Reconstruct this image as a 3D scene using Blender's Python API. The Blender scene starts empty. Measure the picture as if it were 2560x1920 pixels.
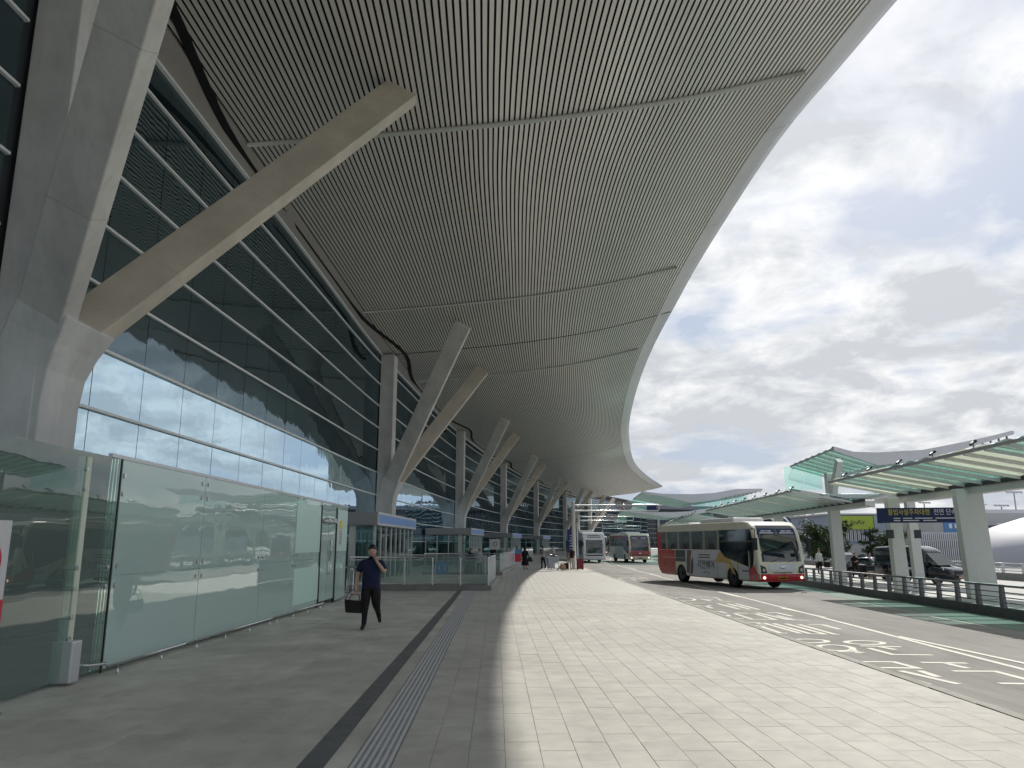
import bpy, bmesh, math, random
from mathutils import Vector, Matrix
from math import sin, cos, pi, radians as R
random.seed(7)
scene = bpy.context.scene
COL = scene.collection

# ------------------------------------------------------------------ camera
cam_d = bpy.data.cameras.new('camera'); cam = bpy.data.objects.new('camera', cam_d); COL.objects.link(cam)
cam_d.sensor_width = 36; cam_d.lens = 27.04; cam_d.clip_end = 5000; cam_d.clip_start = 0.05
cam.location = (0, 0, 1.68); cam.rotation_euler = (R(90 + 11.67), 0, 0)
scene.camera = cam

# ------------------------------------------------------------------ exposure
vs = scene.view_settings
vs.view_transform = 'Standard'; vs.look = 'None'; vs.gamma = 1; vs.use_curve_mapping = False; vs.exposure = 0.96
scene.cycles.max_bounces = 10; scene.cycles.diffuse_bounces = 7; scene.cycles.glossy_bounces = 5
scene.cycles.transparent_max_bounces = 16; scene.cycles.transmission_bounces = 4
scene.cycles.sample_clamp_indirect = 10.0; scene.cycles.use_denoising = True

# ------------------------------------------------------------------ sun and sky
SUN = Vector((0.616, 1.18, 1.0)).normalized()
sd = bpy.data.lights.new('sun', 'SUN'); sd.energy = 2.05; sd.angle = R(0.6); sd.color = (1.0, 0.955, 0.88)
so = bpy.data.objects.new('sun', sd); COL.objects.link(so)
so.rotation_euler = (-SUN).to_track_quat('-Z', 'Y').to_euler()
elev = math.asin(SUN.z); azim = math.atan2(SUN.x, SUN.y)

world = bpy.data.worlds.new('World'); scene.world = world; world.use_nodes = True
nt = world.node_tree; nt.nodes.clear()
def N(t, **kw):
    n = nt.nodes.new(t)
    for k, v in kw.items(): setattr(n, k, v)
    return n
def L(a, b): nt.links.new(a, b)
sky = N('ShaderNodeTexSky', sky_type='NISHITA'); sky.sun_disc = False
sky.sun_elevation = elev; sky.sun_rotation = azim; sky.air_density = 1.2; sky.dust_density = 2.5; sky.ozone_density = 1.5
tc = N('ShaderNodeTexCoord'); sep = N('ShaderNodeSeparateXYZ'); L(tc.outputs['Generated'], sep.inputs[0])
def M(op, a, b=None, c=None):
    n = N('ShaderNodeMath', operation=op)
    for i, v in enumerate((a, b, c)):
        if v is None: continue
        if isinstance(v, (int, float)): n.inputs[i].default_value = v
        else: L(v, n.inputs[i])
    return n.outputs[0]
zc = M('MAXIMUM', sep.outputs[2], 0.0)
den = M('ADD', zc, 0.27)
px = M('DIVIDE', sep.outputs[0], den); py = M('DIVIDE', sep.outputs[1], den)
cmb = N('ShaderNodeCombineXYZ'); L(px, cmb.inputs[0]); L(py, cmb.inputs[1])
def noise(vec, scale, detail, rough, dist=0.0, off=(0, 0, 0)):
    mp = N('ShaderNodeMapping'); mp.inputs['Location'].default_value = off; L(vec, mp.inputs[0])
    n = N('ShaderNodeTexNoise'); n.inputs['Scale'].default_value = scale; n.inputs['Detail'].default_value = detail
    n.inputs['Roughness'].default_value = rough; n.inputs['Distortion'].default_value = dist; L(mp.outputs[0], n.inputs[0])
    return n.outputs[0]
n1 = noise(cmb.outputs[0], 2.1, 10, 0.52, 0.2, (5.3, 2.9, 0))
n0 = noise(cmb.outputs[0], 0.8, 3, 0.5, 0.0, (2.2, 6.1, 1))
n2 = noise(cmb.outputs[0], 8.0, 8, 0.6, 0.2, (9.1, 4.2, 0))
n3 = noise(cmb.outputs[0], 4.2, 8, 0.6, 0.3, (1.36, 8.45, 3))
mixn = M('ADD', M('ADD', M('MULTIPLY', n1, 0.62), M('MULTIPLY', n0, 0.22)), M('MULTIPLY', n2, 0.16))
cr = N('ShaderNodeValToRGB'); L(mixn, cr.inputs[0])
cr.color_ramp.elements[0].position = 0.438; cr.color_ramp.elements[0].color = (0, 0, 0, 1)
cr.color_ramp.elements[1].position = 0.525; cr.color_ramp.elements[1].color = (1, 1, 1, 1)
# cloud brightness: silver thin parts, grey cores
sh = N('ShaderNodeValToRGB'); L(M('ADD', M('MULTIPLY', n3, 0.5), M('MULTIPLY', mixn, 0.5)), sh.inputs[0])
e = sh.color_ramp.elements; e[0].position = 0.46; e[0].color = (0.34, 0.342, 0.342, 1); e[1].position = 0.555; e[1].color = (0.222, 0.231, 0.244, 1)
dp = N('ShaderNodeVectorMath', operation='DOT_PRODUCT'); L(tc.outputs['Generated'], dp.inputs[0]); dp.inputs[1].default_value = SUN
glow = M('MULTIPLY', M('POWER', M('MAXIMUM', dp.outputs['Value'], 0.0), 10.0), 0.2)
gl1 = M('ADD', glow, 1.0)
cl = N('ShaderNodeVectorMath', operation='SCALE'); L(sh.outputs[0], cl.inputs[0]); L(gl1, cl.inputs['Scale'])
# clear sky: Nishita, milky haze added
SKY_K = 0.05
sk = N('ShaderNodeVectorMath', operation='SCALE'); L(sky.outputs[0], sk.inputs[0]); sk.inputs['Scale'].default_value = SKY_K
hz = N('ShaderNodeMixRGB'); hz.inputs[0].default_value = 0.9; L(sk.outputs[0], hz.inputs[1]); hz.inputs[2].default_value = (0.148, 0.184, 0.246, 1)
mx = N('ShaderNodeMixRGB'); L(M('MULTIPLY', cr.outputs[0], 0.95), mx.inputs[0]); L(hz.outputs[0], mx.inputs[1]); L(cl.outputs[0], mx.inputs[2])
# below the horizon: dull ground tone
gd = N('ShaderNodeMixRGB'); L(M('GREATER_THAN', -0.02, sep.outputs[2]), gd.inputs[0]); L(mx.outputs[0], gd.inputs[1]); gd.inputs[2].default_value = (0.2, 0.21, 0.21, 1)
bg = N('ShaderNodeBackground'); bg.inputs[1].default_value = 1.4; L(gd.outputs[0], bg.inputs[0])
wo = N('ShaderNodeOutputWorld'); L(bg.outputs[0], wo.inputs[0])

# ------------------------------------------------------------------ materials
MATS = {}
def mat(name, col, rough=0.6, metal=0.0, ior=1.45, noise_amt=0.0, noise_scale=4.0, bump=0.0, bump_scale=40.0, coat=0.0, emit=None, spec=0.5, alpha=1.0, detail=5, dark=None, stretch=(1, 1, 1), blotch=0.0, bscale=0.5, bstretch=(1, 1, 1)):
    if name in MATS: return MATS[name]
    m = bpy.data.materials.new(name); m.use_nodes = True; t = m.node_tree; b = t.nodes['Principled BSDF']
    b.inputs['Base Color'].default_value = (*col, 1); b.inputs['Roughness'].default_value = rough
    b.inputs['Metallic'].default_value = metal; b.inputs['IOR'].default_value = ior
    b.inputs['Specular IOR Level'].default_value = spec; b.inputs['Coat Weight'].default_value = coat; b.inputs['Coat Roughness'].default_value = 0.05
    b.inputs['Alpha'].default_value = alpha
    if emit: b.inputs['Emission Color'].default_value = (*emit[:3], 1); b.inputs['Emission Strength'].default_value = emit[3]
    if noise_amt or bump:
        g = t.nodes.new('ShaderNodeNewGeometry')
        mp = t.nodes.new('ShaderNodeMapping'); mp.inputs['Scale'].default_value = stretch; t.links.new(g.outputs['Position'], mp.inputs[0])
    if noise_amt:
        n = t.nodes.new('ShaderNodeTexNoise'); n.inputs['Scale'].default_value = noise_scale; n.inputs['Detail'].default_value = detail; n.inputs['Roughness'].default_value = 0.65
        t.links.new(mp.outputs[0], n.inputs[0])
        r = t.nodes.new('ShaderNodeValToRGB'); r.color_ramp.elements[0].position = 0.3; r.color_ramp.elements[1].position = 0.7
        d = dark or tuple(c * (1 - noise_amt) for c in col); u = tuple(min(1, c * (1 + noise_amt * 0.7)) for c in col)
        r.color_ramp.elements[0].color = (*d, 1); r.color_ramp.elements[1].color = (*u, 1)
        t.links.new(n.outputs[0], r.inputs[0]); last = r.outputs[0]
        if blotch:
            m2 = t.nodes.new('ShaderNodeMapping'); m2.inputs['Scale'].default_value = bstretch; t.links.new(g.outputs['Position'], m2.inputs[0])
            for sc_, am_, lo_, hi_ in ((bscale, blotch, .38, .62), (bscale * 9, blotch * .6, .30, .48)):
                nb = t.nodes.new('ShaderNodeTexNoise'); nb.inputs['Scale'].default_value = sc_; nb.inputs['Detail'].default_value = 6; nb.inputs['Roughness'].default_value = 0.6; t.links.new(m2.outputs[0], nb.inputs[0])
                rb = t.nodes.new('ShaderNodeValToRGB'); rb.color_ramp.elements[0].position = lo_; rb.color_ramp.elements[1].position = hi_; rb.color_ramp.elements[0].color = (1 - am_, 1 - am_, 1 - am_ * 1.05, 1); rb.color_ramp.elements[1].color = (1, 1, 1, 1)
                t.links.new(nb.outputs[0], rb.inputs[0]); mm = t.nodes.new('ShaderNodeMixRGB'); mm.blend_type = 'MULTIPLY'; mm.inputs[0].default_value = 1; t.links.new(last, mm.inputs[1]); t.links.new(rb.outputs[0], mm.inputs[2]); last = mm.outputs[0]
        t.links.new(last, b.inputs['Base Color'])
    if bump:
        n2 = t.nodes.new('ShaderNodeTexNoise'); n2.inputs['Scale'].default_value = bump_scale; n2.inputs['Detail'].default_value = 4
        t.links.new(mp.outputs[0], n2.inputs[0])
        bp = t.nodes.new('ShaderNodeBump'); bp.inputs['Strength'].default_value = bump; bp.inputs['Distance'].default_value = 0.01
        t.links.new(n2.outputs[0], bp.inputs['Height']); t.links.new(bp.outputs[0], b.inputs['Normal'])
    MATS[name] = m; return m

def glass(name, tint, refl=1.5, frost=0.0, diffuse=None, diff_amt=0.0, wob=0.0, trl=False):
    """thin clear glass: tinted transmission, Fresnel reflection, optional pale film"""
    m = bpy.data.materials.new(name); m.use_nodes = True; t = m.node_tree; t.nodes.clear()
    out = t.nodes.new('ShaderNodeOutputMaterial'); tr = t.nodes.new('ShaderNodeBsdfTransparent'); tr.inputs[0].default_value = (*tint, 1)
    gs = t.nodes.new('ShaderNodeBsdfGlossy'); gs.inputs['Color'].default_value = (0.95, 1, 0.98, 1); gs.inputs['Roughness'].default_value = frost
    fr = t.nodes.new('ShaderNodeFresnel'); fr.inputs[0].default_value = refl
    if wob:
        g = t.nodes.new('ShaderNodeNewGeometry'); n = t.nodes.new('ShaderNodeTexNoise'); n.inputs['Scale'].default_value = 0.9; n.inputs['Detail'].default_value = 1
        t.links.new(g.outputs['Position'], n.inputs[0]); bp = t.nodes.new('ShaderNodeBump'); bp.inputs['Strength'].default_value = 1; bp.inputs['Distance'].default_value = wob
        t.links.new(n.outputs[0], bp.inputs['Height']); t.links.new(bp.outputs[0], gs.inputs['Normal'])
    base = tr.outputs[0]
    if diffuse:
        df = t.nodes.new('ShaderNodeBsdfTranslucent' if trl else 'ShaderNodeBsdfDiffuse'); df.inputs[0].default_value = (*diffuse, 1)
        m0 = t.nodes.new('ShaderNodeMixShader'); m0.inputs[0].default_value = diff_amt
        t.links.new(tr.outputs[0], m0.inputs[1]); t.links.new(df.outputs[0], m0.inputs[2]); base = m0.outputs[0]
    m1 = t.nodes.new('ShaderNodeMixShader'); t.links.new(fr.outputs[0], m1.inputs[0]); t.links.new(base, m1.inputs[1]); t.links.new(gs.outputs[0], m1.inputs[2])
    t.links.new(m1.outputs[0], out.inputs[0]); MATS[name] = m; return m

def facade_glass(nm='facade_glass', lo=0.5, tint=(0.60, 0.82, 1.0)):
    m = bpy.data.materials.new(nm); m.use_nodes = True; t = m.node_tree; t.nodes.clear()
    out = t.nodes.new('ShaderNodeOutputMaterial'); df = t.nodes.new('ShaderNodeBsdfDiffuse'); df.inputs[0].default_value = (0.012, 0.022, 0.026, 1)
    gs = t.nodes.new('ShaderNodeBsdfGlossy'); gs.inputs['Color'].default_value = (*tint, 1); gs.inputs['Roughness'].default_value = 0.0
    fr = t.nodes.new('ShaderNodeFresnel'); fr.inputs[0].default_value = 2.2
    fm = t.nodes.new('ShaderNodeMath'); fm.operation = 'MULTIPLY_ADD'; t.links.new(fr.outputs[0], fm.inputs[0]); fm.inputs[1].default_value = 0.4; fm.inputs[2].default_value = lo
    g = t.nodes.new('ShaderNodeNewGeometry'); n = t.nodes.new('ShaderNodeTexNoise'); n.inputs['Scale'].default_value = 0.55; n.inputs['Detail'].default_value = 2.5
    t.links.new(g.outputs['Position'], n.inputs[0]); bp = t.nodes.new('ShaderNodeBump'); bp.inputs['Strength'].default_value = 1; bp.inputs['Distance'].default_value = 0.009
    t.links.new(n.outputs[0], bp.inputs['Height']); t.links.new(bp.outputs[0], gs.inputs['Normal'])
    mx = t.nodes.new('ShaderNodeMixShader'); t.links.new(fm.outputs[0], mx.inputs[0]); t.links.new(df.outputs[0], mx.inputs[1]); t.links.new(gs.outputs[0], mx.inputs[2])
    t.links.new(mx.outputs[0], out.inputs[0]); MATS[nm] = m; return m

facade_glass('facade_glass', 0.66, (0.68, 0.88, 1.0)); facade_glass('dark_reflection_glass', 0.16, (0.56, 0.72, 0.80))  # same glass twice: bright sky and dark soffit reflections put into tint and strength
glass('box_glass', (0.82, 0.94, 0.88), 1.75, 0.0, (0.60, 0.82, 0.73), 0.18, 0.006)
glass('film_glass', (0.82, 0.93, 0.89), 1.8, 0.0, (0.68, 0.88, 0.81), 0.66, 0.006)
glass('roof_glass', (0.80, 0.94, 0.91), 1.25, 0.0, (0.62, 0.82, 0.77), 0.14, trl=True)
glass('pale_glass', (0.85, 0.9, 0.82), 1.25, 0.0, (0.88, 0.89, 0.80), 0.75, trl=True)
glass('rail_glass', (0.86, 0.93, 0.91), 1.4, 0.0, (0.5, 0.6, 0.58), 0.10)
glass('lobby_glass', (0.72, 0.84, 0.82), 1.6)
mat('concrete', (0.68, 0.662, 0.61), 0.8, blotch=0.16, bscale=0.8, bstretch=(1, 1, 0.2), noise_amt=0.14, noise_scale=0.7, bump=0.10, bump_scale=14, detail=9)
mat('precast', (0.68, 0.672, 0.645), 0.75, blotch=0.14, bscale=0.8, bstretch=(1, 1, 0.2), noise_amt=0.12, noise_scale=0.9, bump=0.08, bump_scale=14, detail=9)
mat('arm_panel', (0.58, 0.525, 0.43), 0.6, blotch=0.12, bscale=0.8, noise_amt=0.06, noise_scale=0.8, bump=0.05, bump_scale=10)
mat('slat_metal', (0.76, 0.735, 0.68), 0.33, metal=0.3, bump=0.25, bump_scale=1.3, noise_amt=0.05, noise_scale=0.6)
mat('slat_back', (0.012, 0.012, 0.014), 0.9)
mat('fascia_metal', (0.62, 0.63, 0.63), 0.28, metal=0.55, noise_amt=0.08, noise_scale=0.3)
mat('roof_metal', (0.5, 0.5, 0.5), 0.5, metal=0.3)
mat('rib_paint', (0.50, 0.51, 0.47), 0.45, noise_amt=0.05)
mat('black_gap', (0.008, 0.008, 0.009), 0.9)
mat('bulkhead', (0.45, 0.42, 0.39), 0.6, noise_amt=0.06)
mat('transom', (0.80, 0.82, 0.80), 0.35, metal=0.0)
mat('mullion', (0.05, 0.06, 0.065), 0.5)
mat('granite', (0.56, 0.54, 0.492), 0.75, blotch=0.13, bscale=0.45, spec=0.3, noise_amt=0.16, noise_scale=2.2, bump=0.12, bump_scale=60, detail=10)
mat('granite_b', (0.553, 0.533, 0.486), 0.75, blotch=0.13, bscale=0.45, spec=0.3, noise_amt=0.16, noise_scale=2.6, bump=0.12, bump_scale=60, detail=10)
mat('granite_c', (0.567, 0.547, 0.5), 0.75, blotch=0.13, bscale=0.45, spec=0.3, noise_amt=0.16, noise_scale=1.9, bump=0.12, bump_scale=60, detail=10)
mat('granite_walk', (0.58, 0.562, 0.515), 0.72, blotch=0.2, bscale=0.6, spec=0.35, noise_amt=0.22, noise_scale=1.1, bump=0.12, bump_scale=60, detail=10, stretch=(1, 0.5, 1))
mat('granite_walk_b', (0.585, 0.566, 0.52), 0.72, blotch=0.2, bscale=0.6, spec=0.35, noise_amt=0.22, noise_scale=1.4, bump=0.12, bump_scale=60, detail=10, stretch=(1, 0.5, 1))
mat('joint', (0.30, 0.29, 0.265), 0.9)
mat('dark_granite', (0.14, 0.145, 0.15), 0.55, noise_amt=0.25, noise_scale=5, bump=0.1)
mat('kerb_stone', (0.44, 0.425, 0.39), 0.85, spec=0.2, blotch=0.2, noise_amt=0.15, noise_scale=3, bump=0.1)
mat('tactile_bar', (0.66, 0.67, 0.68), 0.4, metal=0.1)
mat('tactile_base', (0.34, 0.35, 0.36), 0.55, noise_amt=0.2, noise_scale=6)
mat('steel', (0.62, 0.63, 0.64), 0.25, metal=0.9, noise_amt=0.05)
mat('steel_dull', (0.60, 0.61, 0.62), 0.4, metal=0.6)
mat('asphalt', (0.30, 0.288, 0.272), 0.85, blotch=0.22, bscale=0.7, bstretch=(1, 0.12, 1), spec=0.3, noise_amt=0.22, noise_scale=1.3, bump=0.5, bump_scale=70, detail=12, stretch=(1, 0.35, 1))
mat('green_lane', (0.19, 0.275, 0.24), 0.8, blotch=0.2, bscale=0.7, bstretch=(1, 0.15, 1), spec=0.3, noise_amt=0.18, noise_scale=1.6, bump=0.4, bump_scale=70, detail=10)
mat('road_paint', (0.76, 0.73, 0.63), 0.7, noise_amt=0.10, noise_scale=9, dark=(0.58, 0.56, 0.49), blotch=0.14, bscale=1.5)
mat('island_paving', (0.42, 0.41, 0.39), 0.75, noise_amt=0.1, noise_scale=1, bump=0.1)
mat('outer_road', (0.40, 0.38, 0.36), 0.8, noise_amt=0.1, noise_scale=1)
mat('far_ground', (0.33, 0.33, 0.31), 0.9, noise_amt=0.2, noise_scale=0.05)
mat('shelter_paint', (0.64, 0.64, 0.62), 0.4, noise_amt=0.04)
mat('shelter_fascia', (0.60, 0.60, 0.62), 0.35, metal=0.4, noise_amt=0.05)
mat('dark_metal', (0.05, 0.055, 0.06), 0.4, metal=0.5)
mat('rail_paint', (0.20, 0.20, 0.22), 0.4, metal=0.4)
mat('parapet', (0.24, 0.235, 0.225), 0.85, noise_amt=0.15, noise_scale=2, bump=0.15)
mat('black', (0.012, 0.012, 0.013), 0.5)
mat('rubber', (0.018, 0.018, 0.019), 0.75)
mat('white_paint', (0.74, 0.75, 0.75), 0.3, coat=0.4)
mat('cream_paint', (0.74, 0.715, 0.58), 0.28, coat=0.5, noise_amt=0.04)
mat('red_paint', (0.55, 0.03, 0.045), 0.28, coat=0.6)
mat('maroon_paint', (0.30, 0.06, 0.06), 0.28, coat=0.5)
mat('orange_ad', (0.46, 0.06, 0.035), 0.35, coat=0.4, noise_amt=0.5, noise_scale=2.2, dark=(0.33, 0.04, 0.03))
mat('ad_white', (0.68, 0.70, 0.76), 0.35, coat=0.3, noise_amt=0.04)
mat('ad_gold', (0.68, 0.46, 0.13), 0.4, coat=0.3, noise_amt=0.45, noise_scale=4)
mat('ad_dark', (0.045, 0.07, 0.09), 0.4, coat=0.3, noise_amt=0.3, noise_scale=5)
mat('ad_brown', (0.20, 0.12, 0.10), 0.45, noise_amt=0.3, noise_scale=6)
mat('vehicle_glass', (0.012, 0.02, 0.024), 0.04, ior=1.6, spec=0.8)
mat('side_glass', (0.15, 0.18, 0.18), 0.1, ior=1.6, spec=0.7, noise_amt=0.5, noise_scale=1.1)
mat('curtain', (0.34, 0.38, 0.37), 0.6)
mat('chrome', (0.7, 0.71, 0.73), 0.12, metal=1.0)
mat('lamp', (0.8, 0.8, 0.8), 0.1, emit=(1, 0.86, 0.6, 1.3))
mat('lamp_off', (0.55, 0.56, 0.58), 0.12, metal=0.5)
mat('plate_yellow', (0.55, 0.38, 0.03), 0.5)
mat('dark_paint', (0.012, 0.012, 0.022), 0.12, coat=1.0, metal=0.2)
mat('navy', (0.010, 0.014, 0.055), 0.85, noise_amt=0.3, noise_scale=8, bump=1.0, bump_scale=11)
mat('black_cloth', (0.011, 0.010, 0.011), 0.85, noise_amt=0.3, noise_scale=8, bump=1.0, bump_scale=11)
mat('skin', (0.50, 0.31, 0.23), 0.55)
mat('hair', (0.012, 0.010, 0.009), 0.5)
mat('shoe', (0.012, 0.011, 0.011), 0.35)
mat('white_cloth', (0.62, 0.60, 0.57), 0.9)
mat('grey_cloth', (0.30, 0.30, 0.30), 0.9)
mat('beige_cloth', (0.60, 0.53, 0.44), 0.9)
mat('maroon', (0.075, 0.012, 0.02), 0.8)
mat('red_case', (0.20, 0.012, 0.03), 0.3)
mat('lavender', (0.42, 0.41, 0.50), 0.35)
mat('tan', (0.42, 0.28, 0.21), 0.6)
mat('blue_panel', (0.16, 0.32, 0.70), 0.35)
mat('sign_blue', (0.10, 0.24, 0.46), 0.4)
mat('banner_navy', (0.012, 0.022, 0.10), 0.5)
mat('letter_yellow', (0.60, 0.50, 0.08), 0.6)
mat('letter_white', (0.72, 0.74, 0.76), 0.6)
mat('letter_dark', (0.03, 0.04, 0.04), 0.6)
mat('lime', (0.36, 0.46, 0.06), 0.6)
mat('grey_banner', (0.34, 0.40, 0.46), 0.6)
mat('kiosk_grey', (0.33, 0.335, 0.345), 0.45, metal=0.3)
mat('kiosk_white', (0.6, 0.6, 0.6), 0.4)
mat('sign_red', (0.55, 0.03, 0.05), 0.5)
mat('sign_yellow', (0.75, 0.55, 0.05), 0.5)
mat('pylon_blue', (0.012, 0.03, 0.13), 0.5)
mat('disc_grey', (0.34, 0.30, 0.31), 0.5)
mat('far_wall', (0.42, 0.42, 0.41), 0.8, noise_amt=0.05, noise_scale=0.2)
mat('far_wall_blue', (0.25, 0.29, 0.36), 0.6, noise_amt=0.05, noise_scale=0.2)
mat('far_navy', (0.03, 0.04, 0.085), 0.25, metal=0.5)
mat('far_white', (0.62, 0.63, 0.65), 0.5)
mat('far_grey', (0.20, 0.20, 0.23), 0.7)
mat('shell_grey', (0.34, 0.34, 0.37), 0.6, noise_amt=0.06, noise_scale=0.1)
mat('far_glass', (0.02, 0.035, 0.05), 0.1)
mat('window_dark', (0.02, 0.025, 0.03), 0.15)
mat('trunk', (0.09, 0.07, 0.055), 0.9)
for nm_, c_ in (('leaf', (0.05, 0.085, 0.028)), ('leaf_pine', (0.028, 0.055, 0.026)), ('leaf_light', (0.085, 0.12, 0.03))):
    mat(nm_, c_, 0.7, noise_amt=0.35, noise_scale=1.5)
mat('screen', (0.5, 0.6, 0.6), 0.3, emit=(0.7, 0.85, 0.85, 0.35))
mat('teal_film', (0.58, 0.80, 0.72), 0.3)
mat('fin_paint', (0.58, 0.64, 0.52), 0.5)

# ------------------------------------------------------------------ mesh helper
class MB:
    def __init__(s): s.v = []; s.f = []; s.m = []; s.mats = []; s.sm = []
    def mi(s, m):
        if m not in s.mats: s.mats.append(m)
        return s.mats.index(m)
    def add(s, vs, fs, m=0, M4=None, smooth=False):
        b = len(s.v)
        s.v += [tuple(M4 @ Vector(p)) if M4 is not None else tuple(p) for p in vs]
        s.f += [tuple(b + i for i in f) for f in fs]; s.m += [m] * len(fs); s.sm += [smooth] * len(fs)
        return s
    def box(s, c, d, m=0, rz=0, M4=None, rx=0, ry=0):
        hx, hy, hz = d[0] / 2, d[1] / 2, d[2] / 2
        vs = [(x, y, z) for z in (-hz, hz) for y in (-hy, hy) for x in (-hx, hx)]
        T = Matrix.Translation(c) @ Matrix.Rotation(rz, 4, 'Z') @ Matrix.Rotation(ry, 4, 'Y') @ Matrix.Rotation(rx, 4, 'X')
        if M4 is not None: T = M4 @ T
        return s.add(vs, [(0, 2, 3, 1), (4, 5, 7, 6), (0, 1, 5, 4), (2, 6, 7, 3), (0, 4, 6, 2), (1, 3, 7, 5)], m, T)
    def bar(s, a, b, w, h, m=0, up=(0, 0, 1)):
        """rectangular bar from a to b, width w (sideways) and height h (along up)"""
        a, b = Vector(a), Vector(b); d = (b - a); l = d.length; d.normalize(); up = Vector(up)
        sd_ = d.cross(up); sd_.normalize(); u = sd_.cross(d)
        vs = []
        for p in (a, b):
            for i, j in ((-1, -1), (1, -1), (1, 1), (-1, 1)): vs.append(p + sd_ * (i * w / 2) + u * (j * h / 2))
        return s.add(vs, [(0, 3, 2, 1), (4, 5, 6, 7), (0, 1, 5, 4), (1, 2, 6, 5), (2, 3, 7, 6), (3, 0, 4, 7)], m)
    def tube(s, pts, r, n=8, m=0, cap=True, smooth=True):
        pts = [Vector(p) for p in pts]; rs = r if isinstance(r, (list, tuple)) else [r] * len(pts)
        vs = []; up = Vector((0, 0, 1))
        for i, p in enumerate(pts):
            d = (pts[min(i + 1, len(pts) - 1)] - pts[max(i - 1, 0)]).normalized()
            a = d.cross(up) if abs(d.z) < 0.95 else d.cross(Vector((0, 1, 0)))
            a.normalize(); b = d.cross(a)
            for k in range(n): vs.append(p + (a * cos(2 * pi * k / n) + b * sin(2 * pi * k / n)) * rs[i])
        fs = [(i * n + k, i * n + (k + 1) % n, (i + 1) * n + (k + 1) % n, (i + 1) * n + k) for i in range(len(pts) - 1) for k in range(n)]
        s.add(vs, fs, m, smooth=smooth)
        if cap: s.f += [tuple(len(s.v) - len(vs) + k for k in range(n)), tuple(len(s.v) - 1 - k for k in range(n))]; s.m += [m, m]; s.sm += [False, False]
        return s
    def cyl(s, c, r, h, n=16, m=0, axis='Z', r2=None):
        r2 = r if r2 is None else r2; ax = {'X': Vector((1, 0, 0)), 'Y': Vector((0, 1, 0)), 'Z': Vector((0, 0, 1))}[axis]
        return s.tube([Vector(c) - ax * h / 2, Vector(c) + ax * h / 2], [r, r2], n, m)
    def quad(s, a, b, c, d, m=0): return s.add([a, b, c, d], [(0, 1, 2, 3)], m)
    def slab(s, poly, z0, z1, m=0):
        n = len(poly); vs = [(x, y, z0) for x, y in poly] + [(x, y, z1) for x, y in poly]
        fs = [tuple(range(n, 2 * n)), tuple(reversed(range(n)))] + [(i, (i + 1) % n, n + (i + 1) % n, n + i) for i in range(n)]
        return s.add(vs, fs, m)
    def plate(s, pts, t, m=0):
        """flat polygon in space given thickness t along its normal"""
        P = [Vector(p) for p in pts]; nrm = (P[1] - P[0]).cross(P[2] - P[0]).normalized() * t; n = len(P)
        vs = P + [p + nrm for p in P]
        return s.add(vs, [tuple(reversed(range(n))), tuple(range(n, 2 * n))] + [(i, (i + 1) % n, n + (i + 1) % n, n + i) for i in range(n)], m)
    def sphere(s, c, r, m=0, n=10, sc=(1, 1, 1)):
        vs = []; fs = []; h = n // 2 + 1
        for i in range(h + 1):
            a = pi * i / h
            for k in range(n): vs.append((c[0] + r * sc[0] * sin(a) * cos(2 * pi * k / n), c[1] + r * sc[1] * sin(a) * sin(2 * pi * k / n), c[2] + r * sc[2] * cos(a)))
        fs = [(i * n + k, (i + 1) * n + k, (i + 1) * n + (k + 1) % n, i * n + (k + 1) % n) for i in range(h) for k in range(n)]
        return s.add(vs, fs, m, smooth=True)
    def mesh(s, name, mats):
        me = bpy.data.meshes.new(name); me.from_pydata([tuple(v) for v in s.v], [], s.f)
        if isinstance(mats, str): mats = [mats]
        for m in mats: me.materials.append(MATS[m])
        me.polygons.foreach_set('material_index', s.m); me.polygons.foreach_set('use_smooth', s.sm); me.update()
        return me
    def build(s, name, mats, parent=None, bevel=0, kind=None, label=None, seg=2, loc=None, rz=None):
        o = bpy.data.objects.new(name, s.mesh(name, mats)); COL.objects.link(o)
        if parent is not None: o.parent = parent
        if kind: o['kind'] = kind
        if label: o['label'] = label
        if loc is not None: o.location = loc
        if rz is not None: o.rotation_euler = (0, 0, rz)
        if bevel:
            md = o.modifiers.new('b', 'BEVEL'); md.width = bevel; md.segments = seg; md.limit_method = 'ANGLE'; md.angle_limit = R(35)
        return o
def tag(o, label, cat, group=None):
    o['label'] = label; o['category'] = cat
    if group: o['group'] = group
    return o
def thing(name, label, cat, loc=(0, 0, 0), rz=0, group=None):
    o = bpy.data.objects.new(name, None); COL.objects.link(o); o.location = loc; o.rotation_euler = (0, 0, rz); o.empty_display_size = 0.3
    return tag(o, label, cat, group)
def struct(o): o['kind'] = 'structure'; return o
def inst(src_mesh, name, parent, loc, rz=0):
    o = bpy.data.objects.new(name, src_mesh); COL.objects.link(o); o.parent = parent; o.location = loc; o.rotation_euler = (0, 0, rz); return o
def copy_tree(o, parent=None):
    c = o.copy(); COL.objects.link(c)
    if parent is not None: c.parent = parent
    for ch in list(o.children): copy_tree(ch, c)
    return c
def text_mesh(body, size, depth=0.004, sx=1.0):
    c = bpy.data.curves.new('lettering', 'FONT'); c.body = body; c.size = size; c.align_x = 'CENTER'; c.align_y = 'CENTER'; c.extrude = depth; c.resolution_u = 3
    o = bpy.data.objects.new('lettering', c); COL.objects.link(o)
    dg = bpy.context.evaluated_depsgraph_get(); me = bpy.data.meshes.new_from_object(o.evaluated_get(dg)); bpy.data.objects.remove(o)
    if sx != 1.0:
        for v in me.vertices: v.co.x *= sx
    return me
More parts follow.
